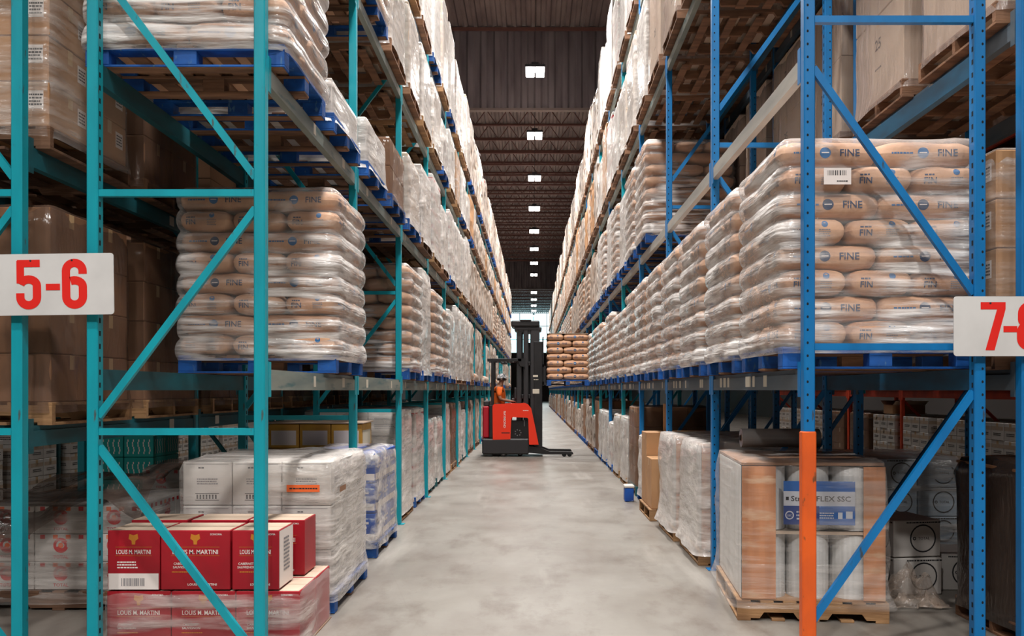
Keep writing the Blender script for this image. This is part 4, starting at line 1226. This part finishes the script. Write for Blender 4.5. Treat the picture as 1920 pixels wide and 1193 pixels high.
# goods of the third bay floor, right: tall cartons with a tube, small bucket
bt = thing('carton_pallet_load', 'tall plain brown cartons on a wooden pallet beside the third bay on the right', 'pallet load', (2.02, 10.7, 0))
pallet_mb(WOOD).build('pallet', bt)
tm_ = carton_mesh(.38, .46, .92, CARD, TAPE, None, 2); tm2_ = carton_mesh(.38, .46, .62, CARD, TAPE, None, 2)
for i in range(3):
    for j in range(2): link_mesh('carton', tm2_ if i == 0 and j == 0 else tm_, bt, (-.385 + .385 * i, -.235 + .47 * j, PH + .001))
q = MB(); q.cyl((0, 0, 0), (0, 0, .36), .05, CARD, 16); q.cyl((0, 0, .3601), (0, 0, .362), .035, HOLE, 12)
tag(q.build('cardboard_tube', loc=(1.75, 10.95, PH + .924)), 'cardboard tube standing upright on the tall brown cartons at the right', 'tube')
bk = thing('storage_tub', 'small blue tub with a white lid on the floor beside the right rack', 'tub', (1.375, 12.05, 0))
MB().box(-.065, .065, -.09, .09, 0, .2, BLUEC, .015).build('body', bk); MB().box(-.072, .072, -.1, .1, .201, .24, WCARD, .01).build('lid', bk)
# open cartons on the goods of the orange row
ob = thing('open_carton', 'open-flapped brown carton on the goods under the orange racks', 'carton', (6.9, 15.55, 1.165))
MB().box(-.3, .3, -.2, .2, 0, .16, CARD, .004).build('body', ob)
for s in (-1, 1):
    f_ = MB().box(-.30, .30, 0, .16, -.002, .002, CARDP).build('flap', ob, (0, s * .2, .162), (s * .35 if s > 0 else 0, 0, 0)); f_.rotation_euler = (.5, 0, 0 if s > 0 else PI)
# ------------------------------------------------------------------ reach truck
TRED = mat('truck_red', (244, 56, 28), .35); TRED2 = mat('truck_dark_red', (176, 22, 40), .4)
TBLK = mat('truck_black', (22, 21, 23), .45, rgb2=(34, 32, 33), nscale=(3, 3, 3)); TGRY = mat('truck_grey', (46, 44, 46), .5); STEEL = mat('bare_steel', (150, 150, 152), .3, metal=.8); RUB = mat('rubber_tyre', (24, 24, 25), .8)
YT = 20.05; KX = FPX / YT
def fx(px): return (px - 1000) / KX
def fz(py): return (857 - py) / KX
tk = thing('reach_truck', 'red and black stand-up reach truck across the aisle with its mast raised', 'forklift', (0, YT + .53, 0))
D0, D1 = -.53, .50
pol = [(924, 825), (923.4, 762), (926, 758), (957, 757), (984.5, 755.8), (990, 758.5), (996, 766), (1002.6, 796.5), (1010, 834), (992, 834), (990.6, 786), (989, 783.5), (962, 782.5), (958.6, 785), (957, 824)]
# side skins with the arched opening, the shell joined across the top
body = MB()
P_ = [(fx(a), fz(b)) for a, b in pol]
body.prism(P_, D0, D0 + .05, TRED); body.prism(P_, D1 - .05, D1, TRED)
body.box(fx(924), fx(929), D0 + .05, D1 - .05, fz(825), fz(790), TRED)
body.box(fx(957), fx(986), D0 + .05, D1 - .05, fz(760), fz(756.5), TRED, .01)
body.build('body', tk)
q = MB(); q.box(fx(904.5), fx(917), D0 + .06, D1 - .06, fz(822), fz(762), TRED2, .03); q.build('battery_door', tk)
q = MB(); q.box(fx(917), fx(924), D0 + .02, D1 - .02, fz(822), fz(760), TBLK, .01); q.box(fx(903.8), fx(992), D0 + .0, D1, .06, fz(823), TGRY, .03); q.box(fx(906), fx(917), D0 + .1, D1 - .1, fz(762), fz(752), TGRY, .02)
q.build('base', tk)
q = MB(); q.box(fx(957), fx(992), D0 + .12, D1 - .12, fz(824), fz(790), TBLK)
for i in range(7):
    a = i * 2 * PI / 7; q.cyl((fx(971) + .07 * math.cos(a), D0 + .11, fz(812) + .07 * math.sin(a)), (fx(971) + .07 * math.cos(a), D0 + .12, fz(812) + .07 * math.sin(a)), .016, STEEL, 8)
q.cyl((fx(983), D0 + .1, fz(788)), (fx(983), D0 + .1, fz(800)), .012, STEEL, 8)
q.build('motor_compartment', tk)
q = MB()
text(q, 'RAYMOND', (fx(944), D0, fz(787)), (0, 0, -1), (1, 0, 0), .055, WPRINT, width=.40); q.build('name_lettering', tk); q = MB()
scribble(q, (fx(985), D0, fz(770)), (1, 0, 0), (0, 0, 1), .12, .03, WPRINT, 1, 2); q.build('small_print', tk); q = MB(); rect(q, (fx(948), D0, fz(812)), (1, 0, 0), (0, 0, 1), .2, .02, TBLK)
q.build('model_plate', tk)
# wheels
for nm, px, r_, y_ in (('drive_wheel', 929, .13, D0 + .15), ('caster_wheel', 944, .085, D0 + .1), ('drive_wheel', 929, .13, D1 - .2), ('caster_wheel', 975, .07, D0 + .3)):
    q = MB(); q.cyl((fx(px), y_ - .05, r_), (fx(px), y_ + .05, r_), r_, RUB, 20); q.cyl((fx(px), y_ - .055, r_), (fx(px), y_ - .051, r_), r_ * .55, STEEL, 12); q.build(nm, tk)
# base legs (outriggers)
for y_ in (D0 + .03, D1 - .15):
    q = MB(); q.prism([(fx(988), .10), (fx(988), .26), (fx(1012), .22), (fx(1030), .13), (fx(1073), .12), (fx(1075), .09), (fx(1075), .06), (fx(1022), .06)], y_, y_ + .12, TBLK)
    leg = q.build('base_leg', tk)
    for px in (1058, 1068):
        MB().cyl((fx(px), y_ + .01, .055), (fx(px), y_ + .11, .055), .054, RUB, 16).build('load_wheel', leg)
# mast: nested channels
q = MB()
for y_ in (-.36, .30):
    for x0_, x1_, z1_ in ((968, 978, fz(622)), (981, 991, fz(610)), (994, 1012, fz(606))):
        q.box(fx(x0_), fx(x1_), y_, y_ + .07, .08, z1_, TBLK, .006)
        q.box(fx(x0_) + .02, fx(x1_) - .02, y_ - .012, y_, .3, z1_ - .1, TGRY)
q.box(fx(981), fx(1011), .05, .08, .1, fz(640), TBLK)
for z_ in (.5, 1.4, 2.2, 3.0): q.box(fx(972), fx(1008), -.36, .37, z_, z_ + .09, TBLK, .006)
q.build('mast', tk)
q = MB(); q.box(fx(958), fx(1012), -.42, .42, fz(612), fz(600), TBLK, .03); q.box(fx(964), fx(1016), -.38, .38, fz(619), fz(612), TGRY, .02); q.box(fx(975), fx(996), -.44, .44, fz(602), fz(598.5), TBLK, .01); q.build('mast_crosshead', tk)
q = MB()
for y_ in (-.12, .12): q.cyl((fx(986), y_, .6), (fx(986), y_, 3.1), .035, STEEL if y_ < 0 else TGRY, 14)
for y_ in (-.22, 0.02, .22): q.cyl((fx(979), y_, .7), (fx(979), y_, 3.15), .014, RUB, 8)
q.build('lift_cylinder', tk)
q = MB(); q.box(fx(1001), fx(1017), -.40, -.36, .12, fz(640), TBLK, .01); q.box(fx(1001), fx(1017), .37, .41, .12, fz(640), TBLK, .01); q.box(fx(1000), fx(1016), -.36, .37, .12, 1.05, TBLK, .02)
q.box(fx(1001.2), fx(1016), -.36, .36, 1.05, fz(720), TBLK); q.build('mast_cover', tk)
q = MB(); rect(q, (fx(1005), -.401, fz(734)), (1, 0, 0), (0, 0, 1), .16, .11, STICK, off=.003); rect(q, (fx(1004), -.401, fz(705)), (1, 0, 0), (0, 0, 1), .12, .05, STICK, off=.003); scribble(q, (fx(1005), -.401, fz(712)), (1, 0, 0), (0, 0, 1), .12, .04, STICK, 1, 2, off=.003); q.build('warning_label', tk)
# overhead guard and its posts
q = MB(); zt = fz(672); zb = fz(678)
for y_ in (-.44, .40): q.box(fx(913), fx(978), y_, y_ + .05, zb, zt, TBLK, .008)
for i in range(8): xx = fx(915 + 7.5 * i); q.box(xx, xx + .03, -.40, .42, zb + .01, zt - .01, TBLK)
q.prism([(fx(975), zb - .1), (fx(985), zb - .14), (fx(985), zt), (fx(970), zt)], -.44, -.40, TBLK); q.box(fx(939), fx(950), -.2, -.05, zb - .06, zb, TGRY, .01)
q.build('overhead_guard', tk)
for y_ in (-.44, .38): MB().box(fx(920.5), fx(926), y_, y_ + .06, fz(760), zb + .01, TBLK, .008).build('guard_post', tk)
q = MB(); q.box(fx(958), fx(972), -.25, .3, fz(757), fz(747), TGRY, .02); q.cyl((fx(962), -.12, fz(748)), (fx(958), -.12, fz(741)), .018, RUB, 10); q.cyl((fx(964), .15, fz(748)), (fx(963), .15, fz(738)), .03, RUB, 10)
q.box(fx(964), fx(974), -.3, -.22, fz(748), fz(727), TGRY, .01); q.build('control_console', tk)
MB().box(fx(925), fx(956), -.40, .40, .24, .27, TGRY).build('platform', tk)
# carriage, scissor reach and forks
ZF = 1.735
q = MB()
for z0_, z1_ in ((ZF - .02, ZF + .08), (ZF + .42, ZF + .50)): q.box(fx(1017), fx(1020), -.42, .42, z0_, z1_, TBLK, .006)
for i in range(7): y_ = -.42 + .13 * i; q.box(fx(1017.5), fx(1019.5), y_, y_ + .03, ZF, ZF + 1.15, TBLK)
q.box(fx(1017.5), fx(1019.5), -.42, .42, ZF + 1.12, ZF + 1.16, TBLK)
q.bar((fx(1008), -.30, ZF + .05), (fx(1018), -.30, ZF + .45), .05, .03, TGRY); q.bar((fx(1008), .30, ZF + .05), (fx(1018), .30, ZF + .45), .05, .03, TGRY)
car = q.build('fork_carriage', tk)
for y_ in (-.25, .15):
    q = MB(); x0_ = fx(1020); q.prism([(x0_, ZF - .012), (x0_ + 1.02, ZF - .002), (x0_ + 1.02, ZF + .008), (x0_ + .06, ZF + .03), (x0_ + .045, ZF + .06), (x0_ + .045, ZF + .46), (x0_, ZF + .46)], y_, y_ + .10, TGRY); q.build('fork', car)
# the load on the forks
ld = thing('sack_pallet_load', 'brown sack load on a blue pallet held up on the forks of the reach truck', 'pallet load', (fx(1025) + .505, YT + .53, 1.706), PI / 2)
link_mesh('pallet', PAL['blue'], ld)
rs = random.Random(3); plain = [sack_mesh(20 + i, True, 12, 10) for i in range(2)]
for l in range(7):
    for (x, y, rot) in stack_layout():
        if l % 2: x, y = -x, -y
        link_mesh('sack', plain[rs.randrange(2)], ld, (x, y, PH + LT * (l + .5)), PI / 2 if rot else 0)
MB().box(-.59, .59, -.49, .49, PH + LT * 7 + .004, PH + LT * 7 + .012, CARDP).build('top_sheet', ld)

# ------------------------------------------------------------------ the operator
SKIN = mat('skin', (150, 104, 80), .6); SHIRT = mat('orange_shirt', (246, 112, 34), .7); TROU = mat('dark_trousers', (44, 46, 58), .8); CAP = mat('grey_cap', (206, 206, 208), .7, rgb2=(110, 110, 114), nscale=(20, 20, 20), lo=.5, hi=.55); BOOT = mat('boot', (40, 34, 30), .7); HAIR = mat('dark_hair', (38, 30, 28), .8)
GLOVE = SKIN
def skin_mesh(name, J, E, m, parent, sub=2, root=None):
    names = list(J); me = bpy.data.meshes.new(name)
    me.from_pydata([J[n][0] for n in names], [(names.index(a), names.index(b_)) for a, b_ in E], [])
    o = bpy.data.objects.new(name, me); COL.objects.link(o); o.parent = parent
    o.modifiers.new('skin', 'SKIN')
    if not me.skin_vertices: 
        bpy.context.view_layer.objects.active = o; o.select_set(True); 
    sv = me.skin_vertices[0].data
    for i, n in enumerate(names):
        r_ = J[n][1]; sv[i].radius = (r_, r_) if not isinstance(r_, tuple) else r_
        sv[i].use_root = (n == (root or names[0]))
    o.modifiers['skin'].use_smooth_shade = True
    s = o.modifiers.new('sub', 'SUBSURF'); s.levels = sub; s.render_levels = sub
    me.materials.append(m)
    dg = bpy.context.evaluated_depsgraph_get(); dg.update()
    nm = bpy.data.meshes.new_from_object(o.evaluated_get(dg))
    o.modifiers.clear(); o.data = nm; nm.name = name
    nm.materials.clear(); nm.materials.append(m)
    nm.polygons.foreach_set('use_smooth', [True] * len(nm.polygons))
    return o
# he stands on the platform (z .27) and faces +x, looking down at the controls
op = thing('person', 'person in an orange shirt and grey cap standing at the truck controls', 'person', (fx(934.5), YT + .45, .27))
op.scale = (1.05, 1.1, 1.03)
B = dict(pelvis=((-.02, 0, .88), .125), waist=((-.015, 0, 1.02), .115), chest=((.0, 0, 1.22), .135), upper=((.01, 0, 1.34), .11), neck=((.03, 0, 1.43), .055), jaw=((.055, 0, 1.50), .058), head=((.065, 0, 1.565), .085), crown=((.055, 0, 1.635), .07))
E = [('pelvis', 'waist'), ('waist', 'chest'), ('chest', 'upper'), ('upper', 'neck'), ('neck', 'jaw'), ('jaw', 'head'), ('head', 'crown')]
for s, n in ((1, 'l'), (-1, 'r')):
    B[n + 'sh'] = ((.0, s * .17, 1.36), .062); B[n + 'el'] = ((.0 + .03, s * .235, 1.08), .045); B[n + 'wr'] = ((.25, s * .16, 1.03), .03); B[n + 'pa'] = ((.325, s * .14, 1.03), (.036, .018))
    E += [('upper', n + 'sh'), (n + 'sh', n + 'el'), (n + 'el', n + 'wr'), (n + 'wr', n + 'pa')]
    for i in range(4):
        yo = s * (.14 + (-.027 + .018 * i)); L_ = (.030, .036, .034, .026)[i]
        B[n + 'f%da' % i] = ((.365, yo, 1.028), .0095); B[n + 'f%db' % i] = ((.365 + L_, yo, 1.012), .0085); B[n + 'f%dc' % i] = ((.37 + L_ * 1.3, yo, .985), .0075)
        E += [(n + 'pa', n + 'f%da' % i), (n + 'f%da' % i, n + 'f%db' % i), (n + 'f%db' % i, n + 'f%dc' % i)]
    B[n + 'ta'] = ((.315, s * .10, 1.02), .011); B[n + 'tb'] = ((.345, s * .088, 1.005), .009)
    E += [(n + 'pa', n + 'ta'), (n + 'ta', n + 'tb')]
    B[n + 'hip'] = ((-.02, s * .09, .84), .095); B[n + 'kn'] = ((.0, s * .10, .46), .06); B[n + 'an'] = ((-.03, s * .10, .09), .04); B[n + 'to'] = ((.13, s * .11, .035), .034)
    E += [('pelvis', n + 'hip'), (n + 'hip', n + 'kn'), (n + 'kn', n + 'an'), (n + 'an', n + 'to')]
bd = skin_mesh('body', B, E, SKIN, op)
g = 1.16
Sh = dict(hem=((-.02, 0, .90), (.14, .17)), waist=((-.015, 0, 1.02), (.135, .165)), chest=((.0, 0, 1.22), (.15, .185)), upper=((.01, 0, 1.345), (.12, .14)), nk=((.02, 0, 1.405), .07))
ES = [('hem', 'waist'), ('waist', 'chest'), ('chest', 'upper'), ('upper', 'nk')]
for s, n in ((1, 'l'), (-1, 'r')):
    Sh[n + 'sh'] = ((.0, s * .175, 1.36), .078); Sh[n + 'el'] = ((.02, s * .228, 1.13), .066); ES += [('upper', n + 'sh'), (n + 'sh', n + 'el')]
skin_mesh('shirt', Sh, ES, SHIRT, op)
Tr = dict(wb=((-.02, 0, .93), (.135, .15)), pelvis=((-.02, 0, .87), (.14, .155)))
ET = [('wb', 'pelvis')]
for s, n in ((1, 'l'), (-1, 'r')):
    Tr[n + 'hip'] = ((-.02, s * .09, .80), .105); Tr[n + 'kn'] = ((.0, s * .10, .46), .078); Tr[n + 'an'] = ((-.03, s * .10, .10), .062)
    ET += [('pelvis', n + 'hip'), (n + 'hip', n + 'kn'), (n + 'kn', n + 'an')]
skin_mesh('trousers', Tr, ET, TROU, op)
for s in (-1, 1):
    q = MB(); q.prism([(-.09, 0), (.17, 0), (.19, .03), (.16, .07), (.05, .10), (.02, .14), (-.08, .14), (-.09, .05)], s * .105 - .045, s * .105 + .045, BOOT); q.build('boot', op)
# face, hair, cap
q = MB(); hx, hz = .065, 1.565
for s in (-1, 1): q.cyl((hx + .078, s * .032, hz + .005), (hx + .086, s * .032, hz + .005), .010, WPRINT, 10); q.cyl((hx + .086, s * .032, hz + .005), (hx + .089, s * .032, hz + .005), .005, KPRINT, 8)
q.build('eye', op)
MB().prism([(hx + .08, hz - .035), (hx + .115, hz - .03), (hx + .088, hz + .02)], -.012, .012, SKIN).build('nose', op)
MB().box(hx + .074, hx + .084, -.024, .024, hz - .062, hz - .052, TRED2, .003).build('mouth', op)
for s in (-1, 1): MB().cyl((hx - .005, s * .078, hz - .005), (hx - .005, s * .092, hz + .0), .028, SKIN, 12, .022).build('ear', op)
def dome(name, cx, cz, rx, ry, rz, zmin, m, brim=False):
    q = MB(); vs = []; fs = []; n = 20; k = 9
    for j in range(k + 1):
        a = PI / 2 * (1 - j / k); zz = math.sin(a); rr = math.cos(a)
        zz = zmin + (1 - zmin) * zz
        rr = math.sqrt(max(0, 1 - zz * zz)) if zz > 0 else 1
        for i in range(n): vs.append((cx + rx * rr * math.cos(2 * PI * i / n), ry * rr * math.sin(2 * PI * i / n), cz + rz * zz))
    for j in range(k):
        for i in range(n): fs.append((j * n + i, j * n + (i + 1) % n, (j + 1) * n + (i + 1) % n, (j + 1) * n + i))
    q.add(vs, [tuple(reversed(f)) for f in fs], m)
    if brim: q.prism([(cx + rx * .7, cz + .02), (cx + rx * 1.75, cz - .002), (cx + rx * 1.75, cz + .008), (cx + rx * .7, cz + .04)], -.06, .06, m)
    return q.build(name, op, smooth=True)
dome('hair', hx - .012, hz - .03, .100, .096, .12, -.1, HAIR)
dome('cap', hx - .004, hz + .012, .112, .106, .112, 0, CAP, True)
